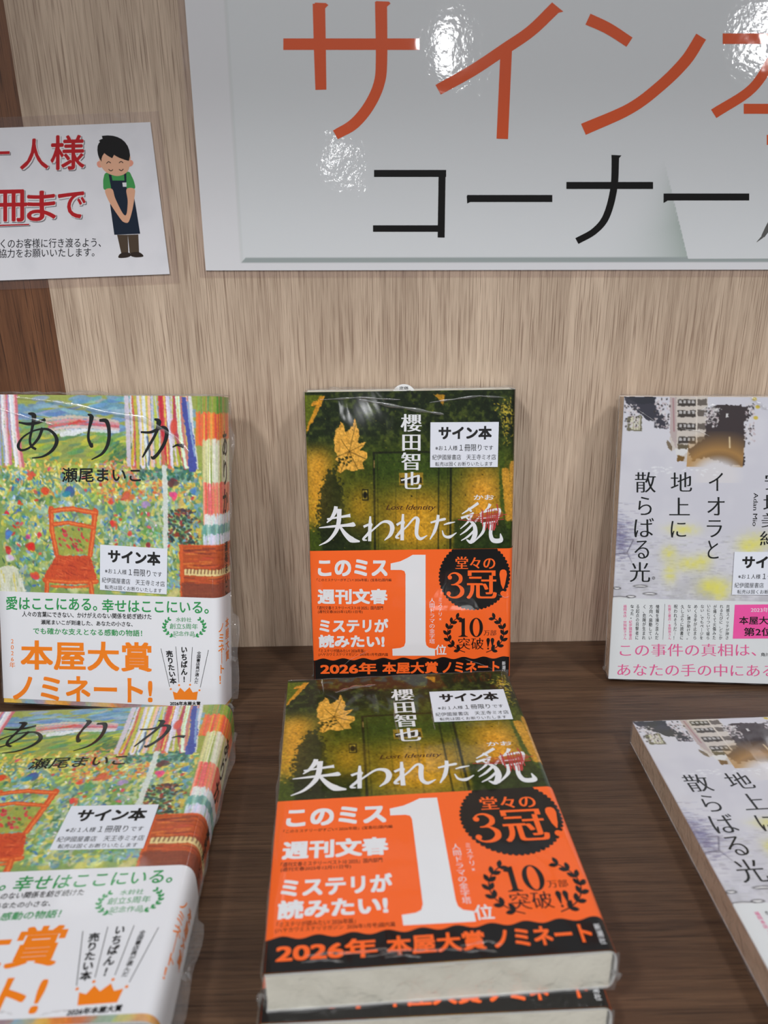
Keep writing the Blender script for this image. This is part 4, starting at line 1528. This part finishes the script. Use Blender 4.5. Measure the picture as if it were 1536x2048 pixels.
# piano
px0, py0 = l4([(1150, 995)])[0]
cv.poly([(px0, py0), (186, py0 - 1), (186, py0 + 70), (px0, py0 + 70)], (176, 78, 40), 1, 1)
for k in range(260):
    x, y = px0 + rs.rand() * 60, py0 + rs.rand() * 40
    cv.line([(x, y), (x + 5 + rs.rand() * 6, y + rs.randn() * 0.5)], 0.7, np.array([(206, 96, 40), (150, 58, 34), (222, 130, 60), (190, 74, 50), (120, 50, 40)][rs.randint(5)]), 0.7, 0.4)
cv.line([(px0, py0), (px0 + 60, py0 - 0.6)], 1.0, (206, 84, 40), 1, 0.4)
cv.line([(px0 + 1, py0 + 1), (px0 + 1.5, py0 + 40)], 2.2, (206, 90, 44), 1, 0.5)
ky = l4([(1180, 1145)])[0][1]
cv.poly([(px0 + 3, ky), (186, ky + 0.6), (186, ky + 4.8), (px0 + 3, ky + 4)], (222, 200, 140), 1, 0.5)
for k in range(26):
    cv.line([(px0 + 5 + k * 2.2, ky), (px0 + 4.6 + k * 2.2, ky + 2.6)], 0.7, (96, 50, 34), 0.9)
cv.poly([(px0 + 1, ky + 9), (186, ky + 9.5), (186, ky + 26), (px0 + 1, ky + 26)], (120, 62, 48), 0.8, 1)
# chair
CO, CO2 = (206, 82, 40), (232, 124, 62)
def ch(pts, w):
    cv.line(l4(pts), w, CO, 1, 0.6)
    cv.line(l4([(x + 3, y) for x, y in pts]), [0.35 * q for q in w] if not np.isscalar(w) else 0.35 * w, CO2, 0.9, 0.5)
cv.poly(l4([(345, 880), (590, 850), (575, 1050), (370, 1050)]), (158, 160, 64), 0.8, 2)
dabs(30, (380, 880, 560, 1030), [(206, 60, 70), (186, 46, 60), (90, 120, 60)], (0.9, 2.0), (0.5, 0.9), (0.4, 1.3))
ch([(330, 760), (335, 900), (365, 1050)], [3.4, 3, 3])
ch([(612, 775), (600, 900), (578, 1060)], [3.8, 3.2, 3])
ch([(332, 775), (400, 765), (470, 760), (540, 775), (615, 785)], [3.2, 3.0, 3.0, 3.0, 3.2])
ch([(345, 860), (440, 848), (600, 880)], 2.6)
cv.poly(l4([(365, 1055), (580, 1062), (620, 1200), (615, 1225), (285, 1215), (290, 1180)]), (200, 76, 42), 1, 1)
for k in range(90):
    q = l4([(310 + rs.rand() * 270, 1065 + rs.rand() * 140)])[0]
    cv.line([q, (q[0] + 4 * (rs.rand() < 0.5), q[1] + 2.5 * rs.rand())], 0.5, [(160, 52, 36), (222, 104, 60), (184, 62, 40)][rs.randint(3)], 0.8, 0.3)
ch([(290, 1215), (450, 1228), (620, 1225)], 3)
ch([(305, 1225), (300, 1300), (300, 1420)], 3)
ch([(580, 1230), (590, 1300), (595, 1420)], 3)
ch([(330, 1255), (460, 1262), (570, 1255)], 1.6)
# white cloth lower left and scribbles at the foot
cv.poly(l4([(-40, 1135), (110, 1125), (170, 1290), (180, 1420), (-60, 1420)]), (206, 208, 186), 1, 2)
for k in range(26):
    q = l4([(-30 + rs.rand() * 180, 1150 + rs.rand() * 120)])[0]
    cv.line([q, (q[0] + 0.6, q[1] + 5)], 0.8, [(214, 200, 90), (226, 228, 220), (170, 180, 140)][rs.randint(3)], 0.8, 0.4)
cv.dab(*l4([(700, 1385)])[0], 11, 5, 0, (60, 116, 176), 1)
cv.dab(*l4([(700, 1385)])[0], 6, 2.5, 0, (206, 216, 226), 0.8)
for k in range(150):          # strip seen under the band
    x = rs.rand() * 150
    cv.line([(x, 191), (x + 6, 191)], 12, [(222, 180, 70), (206, 90, 50), (110, 150, 190), (190, 196, 110), (206, 120, 150)][int(x / 7 + rs.rand()) % 5], 0.35, 1)
hf = cv.fbm(1.2, 3, 2)
cv.im = cv.im * (0.92 + 0.2 * hf)[..., None] + 6
LVB = float(lsh.uv([(200, 1188.5)])[0][1])
case = ls.case('case_board', M_CASE, garden)
ls.pages(M_PAGES, garden, 2.0, 3.0)
gj = ls.sheet('dust_jacket', frange(-2.3, ls.s_end, 0.42) + frange(ls.s_end, ls.S[-1] - 0.5, 20)[1:],
              frange(0.0, LVB + 3, 0.42) + frange(LVB + 3, 190, 8)[1:] + frange(190, 196, 0.8)[1:], 0.12, M_JACKET, garden, cv,
              'dust jacket painted with a flower garden, red chair and piano')
surf = ls.surf


def tx5(p, t, x0, y0, x1, y1, st, **k):
    if 'tilt' in k:
        k['tilt'] /= 3.2
    if 'lean' in k:
        k['lean'] /= 3.2
    p.text(t, x0 / 3.2, 1160 + y0 / 3.2, x1 / 3.2, 1160 + y1 / 3.2, st, **k)


p = Print(lsh)


def s4(p, pts, w, **k):
    p.stroke([(x / 3.2, 780 + y / 3.2) for x, y in pts], [q / 3.2 for q in w] if not np.isscalar(w) else w / 3.2, **k)



def t4(p, pts, w):
    s4(p, pts, [max(7, q * 1.25) for q in w])


t4(p, [(125, 208), (190, 218), (250, 208), (296, 188)], [8, 16, 16, 14])
t4(p, [(186, 150), (222, 165), (212, 240), (196, 320), (208, 362), (236, 380)], [8, 26, 14, 12, 14, 12])
t4(p, [(278, 242), (250, 310), (195, 368), (140, 385), (122, 355), (150, 305), (220, 262), (300, 250), (350, 280), (368, 330), (340, 385), (280, 425), (210, 436)],
   [16, 14, 10, 12, 16, 9, 8, 12, 16, 20, 16, 10, 5])
t4(p, [(566, 155), (590, 175), (575, 250), (570, 310), (590, 360), (596, 340)], [6, 24, 12, 14, 18, 4])
t4(p, [(640, 195), (685, 200), (702, 260), (696, 340), (660, 405), (590, 446)], [14, 22, 18, 18, 14, 4])
t4(p, [(905, 270), (970, 270), (1040, 240), (1070, 262), (1060, 330), (1020, 400), (985, 435), (970, 425)], [10, 14, 16, 22, 18, 16, 18, 4])
t4(p, [(992, 186), (1020, 205), (1000, 280), (950, 370), (915, 432)], [8, 26, 14, 14, 8])
t4(p, [(1108, 366), (1140, 352), (1180, 360)], [6, 12, 22])
p.build('title_lettering', surf, I_INK, gj, 0.22, 'dark calligraphic title')
p = Print(lsh)
p.text('瀬尾まいこ', 125, 935.3, 283, 964.4, 'bold')
p.build('author_lettering', surf, I_INK, gj, 0.24)
p = Print()


def spine_text(p, t, s0, s1, v0, v1, st):
    V, F = glyphs(t, vertical=True, **STY[st])
    p.raw(np.stack([s0 + V[:, 0] * (s1 - s0), v1 + V[:, 1] * (v0 - v1)], -1), F, V[:, 2])


def vrow(y):
    return float(lsh.uv([(440, 780 + y / 3.2)])[0][1])


spine_text(p, 'ありか', 147.5, 157, vrow(262), vrow(800), 'bold')
spine_text(p, '瀬尾まいこ', 149.5, 155.5, vrow(985), vrow(1330), 'bold')
p.build('spine_lettering', surf, I_INK, gj, 0.24)
gb = ls.sheet('belly_band', frange(-2.3, 0.3, 0.5) + frange(0.3, 134, 8)[1:] + frange(134, ls.s_end, 0.6)[1:] + frange(ls.s_end, ls.S[-1] - 0.5, 20)[1:],
              frange(LVB, 193.2, 8), 0.35, M_BAND_W, garden, None, 'white paper belly band')
p = Print(lsh)
tx5(p, '愛はここにある。', 42, 103, 625, 190, 'bold', tilt=8)
tx5(p, '幸せはここにいる。', 655, 120, 1338, 205, 'bold', tilt=12)
tx5(p, 'でも確かな支えとなる感動の物語！', 215, 303, 912, 345, 'bold', tilt=16)
tx5(p, '水鈴社', 1128, 237, 1228, 266, 'reg', tilt=2)
tx5(p, '創立5周年', 1088, 276, 1268, 312, 'reg', tilt=3)
tx5(p, '記念作品', 1110, 325, 1248, 356, 'reg', tilt=3)
for a0, a1 in ((math.radians(245), math.radians(140)), (math.radians(-65), math.radians(40))):
    laurel(p, 1182 / 3.2, 1160 + 298 / 3.2, 128 / 3.2, 74 / 3.2, a0, a1, 7, 22 / 3.2, 12 / 3.2, 3 / 3.2)
p.build('green_lettering', surf, I_GREEN, gb, BL, 'green lettering and laurels')
p = Print(lsh)
tx5(p, '人々の言葉にできない、かけがえのない関係を紡ぎ続けた', 145, 198, 972, 234, 'bold', tilt=18)
tx5(p, '瀬尾まいこが到達した、あなたの小さな、', 265, 252, 852, 284, 'bold', tilt=14)
for a, b in (((1032, 437), (1088, 683)), ((1127, 425), (1147, 655)), ((1233, 428), (1220, 652)), ((1336, 447), (1283, 687))):
    p.stroke([(a[0] / 3.2, 1160 + a[1] / 3.2), (b[0] / 3.2, 1160 + b[1] / 3.2)], 0.9)
tx5(p, '売りたい本', 1062, 450, 1106, 665, 'heavy', vertical=True, lean=-28)
tx5(p, 'いちばん!', 1161, 428, 1202, 652, 'heavy', vertical=True, lean=0)
tx5(p, '全国書店員が選んだ', 1264, 455, 1290, 662, 'bold', vertical=True, lean=20)
tx5(p, '2026年本屋大賞', 1090, 776, 1285, 803, 'heavy')
p.build('black_lettering', surf, I_BLACK, gb, BL, 'black lettering and ray lines')
p = Print(lsh)
tx5(p, '本屋大賞', 135, 383, 975, 572, 'semi', tilt=16)
tx5(p, 'ノミネート!', 85, 605, 978, 768, 'semi', tilt=20)
tx5(p, '2026年', 64, 378, 100, 560, 'reg', vertical=True)
for x, y in ((1095, 697), (1148, 672), (1218, 670), (1278, 705)):
    p.disc(x / 3.2, 1160 + y / 3.2, 2.0, n=14)
cr = [(1107, 712), (1135, 722), (1155, 688), (1183, 715), (1215, 685), (1235, 718), (1268, 712), (1260, 766), (1118, 764)]
p.poly([(x / 3.2, 1160 + y / 3.2) for x, y in cr])


def vrow5(y):
    return float(lsh.uv([(435, 1160 + y / 3.2)])[0][1])


spine_text(p, 'ノミネート！', 141.5, 146.5, vrow5(285), vrow5(670), 'bold')
spine_text(p, '本屋大賞', 148.5, 155.5, vrow5(265), vrow5(545), 'bold')
p.build('orange_lettering', surf, I_AMBER, gb, BL, 'orange lettering and crown')
gw = ls.wrap(M_FILM, garden, 7, 1.0, 0.8, tuft=((LW - 1, 2, 0.5, -0.6, 8), (LW + 1, 30, 1, 0, 4)))
gw['label'] = 'clear crinkled plastic film round the edges'
# loose seam of film along the spine
V, F = [], []
rs = np.random.RandomState(4)
n = 80
for i in range(n + 1):
    t = i / n
    y = 2 + (LHH - 4) * t
    wdt = 2.0 + 1.4 * math.sin(t * 9) + 0.8 * math.sin(t * 31) + (2.5 if t < 0.3 else 0)
    for k in range(5):
        q = k / 4
        V.append((LW - 0.2 + wdt * q, y, LT * 0.30 + 0.8 * math.sin(t * 50 + q * 5) * q + rs.randn() * 0.25 * q))
for i in range(n):
    for k in range(4):
        a = i * 5 + k
        F.append((a, a + 5, a + 6, a + 1))
link('film_seam', V, F, M_FILM, garden, smooth=True)
garden2 = copy_tree(garden)


def crease(name, book, bs, pts, r, seed, sheet=None):
    """a raised fold of clear film running over the front"""
    rs_ = np.random.RandomState(seed)
    P_ = np.asarray(pts, float)
    n_ = 90
    t = np.linspace(0, len(P_) - 1, n_)
    u = np.interp(t, range(len(P_)), P_[:, 0]) + np.cumsum(rs_.randn(n_)) * 0.03
    v_ = np.interp(t, range(len(P_)), P_[:, 1]) + np.cumsum(rs_.randn(n_)) * 0.03
    V, F = [], []
    for i in range(n_):
        w = r * (0.75 + 0.3 * math.sin(i * 0.23 + seed) + 0.12 * rs_.rand()) * math.sin(math.pi * min(1, max(0.03, i / (n_ - 1))) ) ** 0.35
        a = min(n_ - 1, i + 1)
        b = max(0, i - 1)
        du, dv_ = u[a] - u[b], v_[a] - v_[b]
        q = math.hypot(du, dv_) or 1
        for k in range(6):
            th = math.pi * k / 5
            o_ = math.cos(th) * w
            V.append(bs.surf([u[i] - dv_ / q * o_], [v_[i] + du / q * o_], 0.72 + 0.3 * w * math.sin(th))[0])
    for i in range(n_ - 1):
        for k in range(5):
            F.append((i * 6 + k, i * 6 + k + 1, i * 6 + 7 + k, i * 6 + 6 + k))
    return link(name, V, F, film_mat('crease_film', tint=(1, 1, 1), milk=0.07, bump=0.12, scale=300, rough=0.2, gain=2.6), book, smooth=True)


def lpx(*q):
    return lsh.uv(q)


crease('film_crease', garden, ls, lpx((2, 818), (60, 836), (110, 850)), 1.0, 1)
crease('film_crease', garden, ls, lpx((35, 795), (110, 803), (200, 822), (290, 838), (350, 872), (382, 905)), 1.9, 2)
place_standing(garden, -236.0, -76.6, .258, -.107, LT)
place_lying(garden2, -225.7, -116.5, .029, LT + 0.1, LT, LHH)
G_G = 'garden painting novels'
tag(garden, 'upright novel with flower garden painting and white band, leaning under the small notice', 'book', G_G)
tag(garden2, 'novel with flower garden painting and white band lying flat on the shelf', 'book', G_G)
sticker(garden, ls, 88.8, 106.7, 0.035)
sticker(garden2, ls, 98.0, 97.8, 0.028)

for k, q in enumerate((((718, 800), (780, 812), (840, 822), (888, 829)), ((640, 800), (720, 797), (800, 801)), ((860, 806), (900, 800), (960, 792), (1010, 794)),
                       ((672, 1345), (700, 1320), (742, 1300)), ((930, 1318), (960, 1328), (985, 1338)), ((995, 1190), (1010, 1196), (1018, 1194)))):
    crease('film_crease', novel, cs, csh.uv(q), (1.3, 0.7, 0.8, 0.35, 0.35, 0.4)[k], 20 + k)
rs = np.random.RandomState(41)
for k in range(9):
    u0 = 6 + rs.rand() * 112
    v0 = 186 + rs.rand() * 5
    crease('film_crease', novel2, cs, [(u0, v0), (u0 + 5 + rs.rand() * 9, v0 - 1.2 * rs.rand()), (u0 + 10 + rs.rand() * 14, v0 + 0.8)], 0.55, 50 + k)
crease('film_crease', novel2, cs, [(61, 26), (60.5, 45), (61.5, 62)], 0.6, 70)
crease('film_crease', novel2, cs, [(82, 30), (81, 42), (80.5, 55)], 0.5, 71)
crease('film_crease', novel2, cs, [(28, 15), (38, 10.5), (52, 9)], 1.4, 72)
for k in range(5):
    u0 = 20 + rs.rand() * 90
    crease('film_crease', garden2, ls, [(u0, 190 + rs.rand() * 4), (u0 + 7, 191), (u0 + 12, 191 + rs.rand())], 0.5, 80 + k)

# ================================================================== grey paperback (right)
RH = [3.246662, 0.181239, -1.519069, -0.015905, 3.281763, 0.762368, 0.05215, -0.114758, 1.0]
RT_, RHH, RW = 15.0, 188.0, 130.0
rsh_ = BookShape(RW, RHH, RT_, 1.2, 0.8, 0.45)
rsh = Sheet(RH, None)
light = empty('paperback_novel')


def r8(pts):
    return rsh.uv([(1190 + x / 3.2, 760 + y / 3.2) for x, y in pts])


cv = Canvas(150, 188, 2.6, (208, 208, 216), x0=-3)
X, Y = cv.xx, cv.yy
rs = np.random.RandomState(77)
cv.blend(ramp(cv.fbm(0.05, 3, 4), 0.4, 0.7) * 0.25, (186, 186, 200))


def rp(pts, col, al=1.0, jit=0.8):
    cv.poly(r8(pts), col, al, jit)


# upside-down townscape along the top
rp([(185, 108), (385, 110), (390, 180), (440, 235), (475, 300), (470, 315), (378, 305), (378, 265), (340, 262), (200, 150)], (60, 60, 70))
rp([(195, 110), (390, 112), (380, 150), (300, 160), (240, 140)], (50, 52, 60))
rp([(205, 235), (300, 230), (300, 330), (207, 328)], (110, 106, 88))
rp([(225, 240), (290, 238), (288, 322), (228, 322)], (206, 204, 180))
for x in (245, 262, 278):
    cv.line(r8([(x, 240), (x, 322)]), 0.4, (130, 124, 104), 0.9)
rp([(480, 110), (720, 110), (715, 380), (690, 440), (600, 470), (600, 525), (525, 522), (520, 450), (480, 455)], (200, 192, 184), 1)
for k, y in enumerate((125, 195, 280, 365)):
    rp([(530, y), (645, y + 2), (645, y + 44), (530, y + 44)], (66, 60, 56), 1)
    for j in range(4):
        x = 538 + j * 27
        cv.poly(r8([(x, y + 6), (x + 17, y + 6), (x + 17, y + 26), (x, y + 26)]), (186, 184, 184), 0.95)
    rp([(655, y), (715, y), (715, y + 40), (655, y + 40)], (92, 84, 78), 0.9)
cv.line(r8([(650, 110), (648, 400)]), 0.9, (214, 206, 196), 1)
rp([(475, 115), (520, 115), (520, 440), (480, 350)], (176, 160, 160), 0.8)
cv.line(r8([(500, 120), (505, 330)]), 0.8, (150, 96, 104), 0.6)
rp([(455, 380), (490, 420), (490, 455), (470, 440)], (100, 84, 60), 0.8)
rp([(525, 410), (600, 420), (600, 455), (530, 440)], (90, 80, 60), 0.9)
rp([(510, 445), (600, 442), (580, 480), (520, 480)], (216, 216, 216), 1, 1.5)
rp([(525, 485), (575, 490), (560, 525), (525, 522)], (110, 78, 30), 0.9)
# dark tree with golden glow
rp([(720, 200), (760, 165), (830, 160), (900, 160), (985, 180), (990, 240), (960, 262), (955, 550), (860, 550), (720, 500), (620, 520), (590, 450), (650, 410), (700, 380), (710, 300)], (62, 54, 56), 1, 2)
gm = np.zeros_like(X)
gx, gy = r8([(780, 620)])[0]
d_ = np.hypot((X - gx) / 1.2, Y - gy)
xl, xr_ = r8([(590, 450)])[0][0], r8([(955, 450)])[0][0]
ymin = r8([(700, 330)])[0][1]
ring_ = np.clip(1 - np.abs(d_ - 17) / 13, 0, 1) * ((X > xl) & (X < xr_) & (Y > ymin) & (Y < gy - 6))
cv.blend(ring_ * 0.85, (180, 136, 76))
gl_ = np.clip((14 - d_) / 6, 0, 1) * (Y < gy + 4)
cv.blend(gl_, (212, 210, 214))
cv.line(r8([(860, 370), (862, 435)]), 0.9, (230, 210, 170), 0.9)
rp([(720, 195), (800, 190), (800, 205), (725, 208)], (206, 206, 210), 0.9, 3)
rp([(835, 215), (855, 215), (850, 245), (838, 240)], (216, 216, 216), 0.95, 1)
for _ in range(420):      # blossom flecks
    q = [(190 + rs.rand() * 90, 160 + rs.rand() * 150), (380 + rs.rand() * 100, 120 + rs.rand() * 190), (960 + rs.rand() * 60, 150 + rs.rand() * 260), (700 + rs.rand() * 90, 180 + rs.rand() * 120)][rs.randint(4)]
    a = r8([q])[0]
    cv.dab(a[0], a[1], 0.4 + 0.6 * rs.rand(), 0.3 + 0.3 * rs.rand(), rs.rand() * 3, [(206, 202, 206), (60, 56, 58), (216, 212, 212), (190, 176, 180)][rs.randint(4)], 0.85)
for x, y in ((1020, 125), (1040, 175), (1028, 245)):
    cv.dab(*r8([(x, y)])[0], 1.4, 1.1, 0.2, (200, 176, 60), 0.9)
for _ in range(40):
    a = r8([(260 + rs.rand() * 530, 560 + rs.rand() * 60)])[0]
    cv.dab(a[0], a[1], 1.2 * rs.rand() + 0.4, 0.4, 0, (228, 230, 234), 0.7)
# water lines, violet at the left, yellow flowers
for _ in range(520):
    a = r8([(120 + abs(rs.randn()) * 60, 1020 + rs.randn() * 75)])[0]
    cv.line([a, (a[0] + 1.5 + 2.5 * rs.rand(), a[1] + 0.1 * rs.randn())], 0.35, [(96, 84, 122), (66, 58, 84), (150, 150, 180), (130, 136, 176)][rs.randint(4)], 0.33)
for _ in range(700):
    a = r8([(130 + rs.rand() * 950, 1000 + rs.rand() * 400)])[0]
    cv.line([a, (a[0] + 1 + 4 * rs.rand(), a[1])], 0.35, [(150, 148, 160), (186, 184, 200), (176, 178, 170), (226, 228, 230)][rs.randint(4)], 0.5)
cv.blend(0.35 * ramp(Y, r8([(0, 1150)])[0][1], r8([(0, 1400)])[0][1]) * ramp(cv.fbm(0.12, 4, 6), 0.35, 0.65), (150, 150, 152))
for x, y, sx, sy in ((480, 1240, 4.0, 6.5), (470, 1110, 4.5, 5), (600, 1180, 9, 5), (690, 1165, 5, 5), (770, 1330, 11, 6), (740, 1320, 6, 5), (800, 1370, 4, 5), (1030, 1040, 9, 6), (980, 1070, 6, 4), (560, 960, 9, 3.5)):
    a = r8([(x, y)])[0]
    m = np.exp(-((X - a[0]) / sx) ** 2 - ((Y - a[1]) / sy) ** 2)
    cv.blend(m * 0.6 * (0.6 + 0.8 * cv.noise(None, 0.5, int(x))), (226, 220, 96))
cv.line(r8([(130, 1118), (205, 1108), (245, 1025)]), 0.5, (70, 66, 84), 0.8)
cv.line(r8([(205, 1108), (235, 1170)]), 0.4, (90, 86, 104), 0.6)
for x, y, w in ((160, 1395, 60), (290, 1322, 45), (350, 1370, 45), (140, 1335, 25), (230, 1388, 30)):
    a = r8([(x, y)])[0]
    cv.dab(a[0], a[1], w * .1, 0.9, 0, (30, 28, 30), 1)
    cv.dab(a[0], a[1], w * .1 - .5, 0.55, 0, (226, 226, 228), 1)
cv.dab(*r8([(374, 1270)])[0], 0.9, 0.9, 0, (40, 40, 44), 1)
cv.dab(*r8([(374, 1270)])[0], 0.5, 0.5, 0, (206, 206, 210), 1)
RVB = float(rsh.uv([(1350, 1199.5)])[0][1])
rsh_.case('paper_cover', mat('white_cover_paper', srgb(216, 216, 218), 0.6), light)
rsh_.pages(M_PAGES_TAN, light, 0.3, 0.25)
rj = rsh_.sheet('dust_jacket', frange(-0.3, rsh_.s_end, 0.42) + frange(rsh_.s_end, rsh_.S[-1] - 0.5, 20)[1:], frange(0.0, RVB + 3, 0.42) + frange(RVB + 3, 188, 8)[1:], 0.12, M_JACKET, light, cv,
                'pale grey jacket with an upside-down townscape and yellow blossom')
surf = rsh_.surf


def tx8(p, t, x0, y0, x1, y1, st, **k):
    p.text(t, 1190 + x0 / 3.2, 760 + y0 / 3.2, 1190 + x1 / 3.2, 760 + y1 / 3.2, st, **k)


p = Print(rsh)
for t, q in (('散', (255, 592, 388, 722)), ('ら', (276, 750, 362, 866)), ('ば', (250, 886, 376, 1008)), ('る', (252, 1030, 345, 1145)), ('光', (222, 1168, 352, 1294)),
             ('地', (484, 593, 620, 716)), ('上', (474, 755, 606, 868)), ('に', (484, 905, 582, 1010)),
             ('イ', (728, 597, 818, 712)), ('オ', (718, 752, 828, 868)), ('ラ', (715, 900, 812, 1008)), ('と', (720, 1030, 790, 1145)),
             ('', None)):
    if t:
        tx8(p, t, *q, 'min')
p.build('title_lettering', surf, I_INK, rj, 0.22, 'dark upright title')
p = Print(rsh)
for t, q in (('安', (1086, 600, 1215, 705)), ('壇', (1076, 735, 1210, 845)), ('美', (1064, 855, 1200, 945)), ('緒', (1054, 970, 1190, 1062))):
    tx8(p, t, *q, 'min')
V, F = glyphs('Adan Mio', **STY['min'])
pts = np.stack([1190 + (1045 - V[:, 1] * 30 - V[:, 0] * 10) / 3.2 + 0 * V[:, 0], 760 + (725 + V[:, 0] * 212) / 3.2], -1)
pts[:, 0] = 1190 + (1015 + V[:, 1] * 28 - V[:, 0] * 8) / 3.2
p.px(pts, F)
p.build('author_lettering', surf, I_INK, rj, 0.22)
rb = rsh_.sheet('belly_band', frange(-0.3, 0.3, 0.3) + frange(0.3, 128, 8)[1:] + frange(128, rsh_.s_end, 0.6)[1:] + frange(rsh_.s_end, rsh_.S[-1] - 0.5, 20)[1:],
                frange(RVB, 187.8, 8), 0.3, M_BAND_G, light, None, 'white flecked paper belly band')
v, f = [], []
pk = rsh_.sheet('pink_band_back', [rsh_.S[-1] - 60, rsh_.S[-1] - 30, rsh_.S[-1] - 0.3], frange(RVB, 187.8, 10), 0.35, I_HOTPINK, light)
p = Print(rsh)
cols = [('共感スイッチが押さ', 850), ('れるたびに、どこか', 809), ('が痛くて火傷みた', 767), ('いにヒリついて堪ら', 727), ('ない、でもページを', 686), ('めくる手が止まら', 644), ('ない。誰か助けて。', 602),
        ('久しぶりに読書に', 559), ('呪われそうだ…！', 516), ('情報を操り歪んだ', 400), ('方向へ扇動してい', 358), ('く、危険が生まれ', 317), ('る起点の目撃者に', 273)]
for t, x in cols:
    tx8(p, t, x - 11, 1440, x + 11, 1662, 'reg', vertical=True, lean=2)
tx8(p, 'なった。', 225, 1440, 247, 1530, 'bold', vertical=True)
p.stroke([(1190 + 446 / 3.2, 760 + 1434 / 3.2), (1190 + 433 / 3.2, 760 + 1663 / 3.2)], 0.5)
tx8(p, '角川文庫', 1060, 1746, 1180, 1770, 'reg')
p.build('black_lettering', surf, I_INK, rb, 0.4)
p = Print(rsh)
tx8(p, '佐賀之書店・本間悠さん', 466, 1440, 486, 1662, 'reg', vertical=True)
tx8(p, '紀伊國屋書店', 216, 1540, 236, 1664, 'reg', vertical=True)
tx8(p, '福岡本店・宗岡敦子さん', 180, 1440, 202, 1662, 'reg', vertical=True)
tx8(p, 'この事件の真相は、', 158, 1690, 1030, 1770, 'min', tilt=-0.5)
tx8(p, 'あなたの手の中にある', 142, 1816, 1150, 1894, 'min', tilt=2)
p.build('pink_lettering', surf, I_PINK, rb, 0.4)
p = Print(rsh)
p.poly([(1190 + x / 3.2, 760 + y / 3.2) for x, y in ((893, 1440), (1215, 1436), (1205, 1655), (880, 1657))])
pb = p.build('pink_panel', surf, I_HOTPINK, rb, 0.4)
p = Print(rsh)
tx8(p, '2023年', 995, 1457, 1110, 1488, 'min')
p.build('white_lettering', surf, I_WHITE, pb, 0.46)
p = Print(rsh)
tx8(p, '本屋大賞', 920, 1514, 1170, 1566, 'bold')
tx8(p, '第2位', 950, 1585, 1135, 1640, 'bold')
p.build('dark_lettering', surf, I_INK, pb, 0.46)
rw = rsh_.wrap(M_FILM, light, 12, 0.5, 0.6, tuft=((0, 6, -0.8, -0.5, 3),))
rw['label'] = 'clear crinkled plastic film round the edges'
light2 = copy_tree(light)
place_standing(light, 160.07, -55.85, .188, -.0916, RT_)
place_lying(light2, 155.4, -120.36, .028, RT_ + 0.2, RT_, RHH)
G_L = 'pale grey paperbacks'
tag(light, 'upright pale grey paperback with upside-down townscape cover, leaning on the oak back', 'book', G_L)
tag(light2, 'pale grey paperback with tanned page edges lying flat on the shelf', 'book', G_L)
sticker(light, rsh_, 96.6, 112.6, -0.02)
for k, q in enumerate((((1268, 815), (1300, 838), (1318, 852)), ((1362, 858), (1395, 862), (1418, 872)), ((1400, 822), (1425, 812), (1440, 830)), ((1500, 795), (1520, 812), (1534, 820)))):
    crease('film_crease', light, rsh_, rsh.uv(q), (0.4, 0.4, 1.2, 1.2)[k], 90 + k)
bpy.context.view_layer.update()
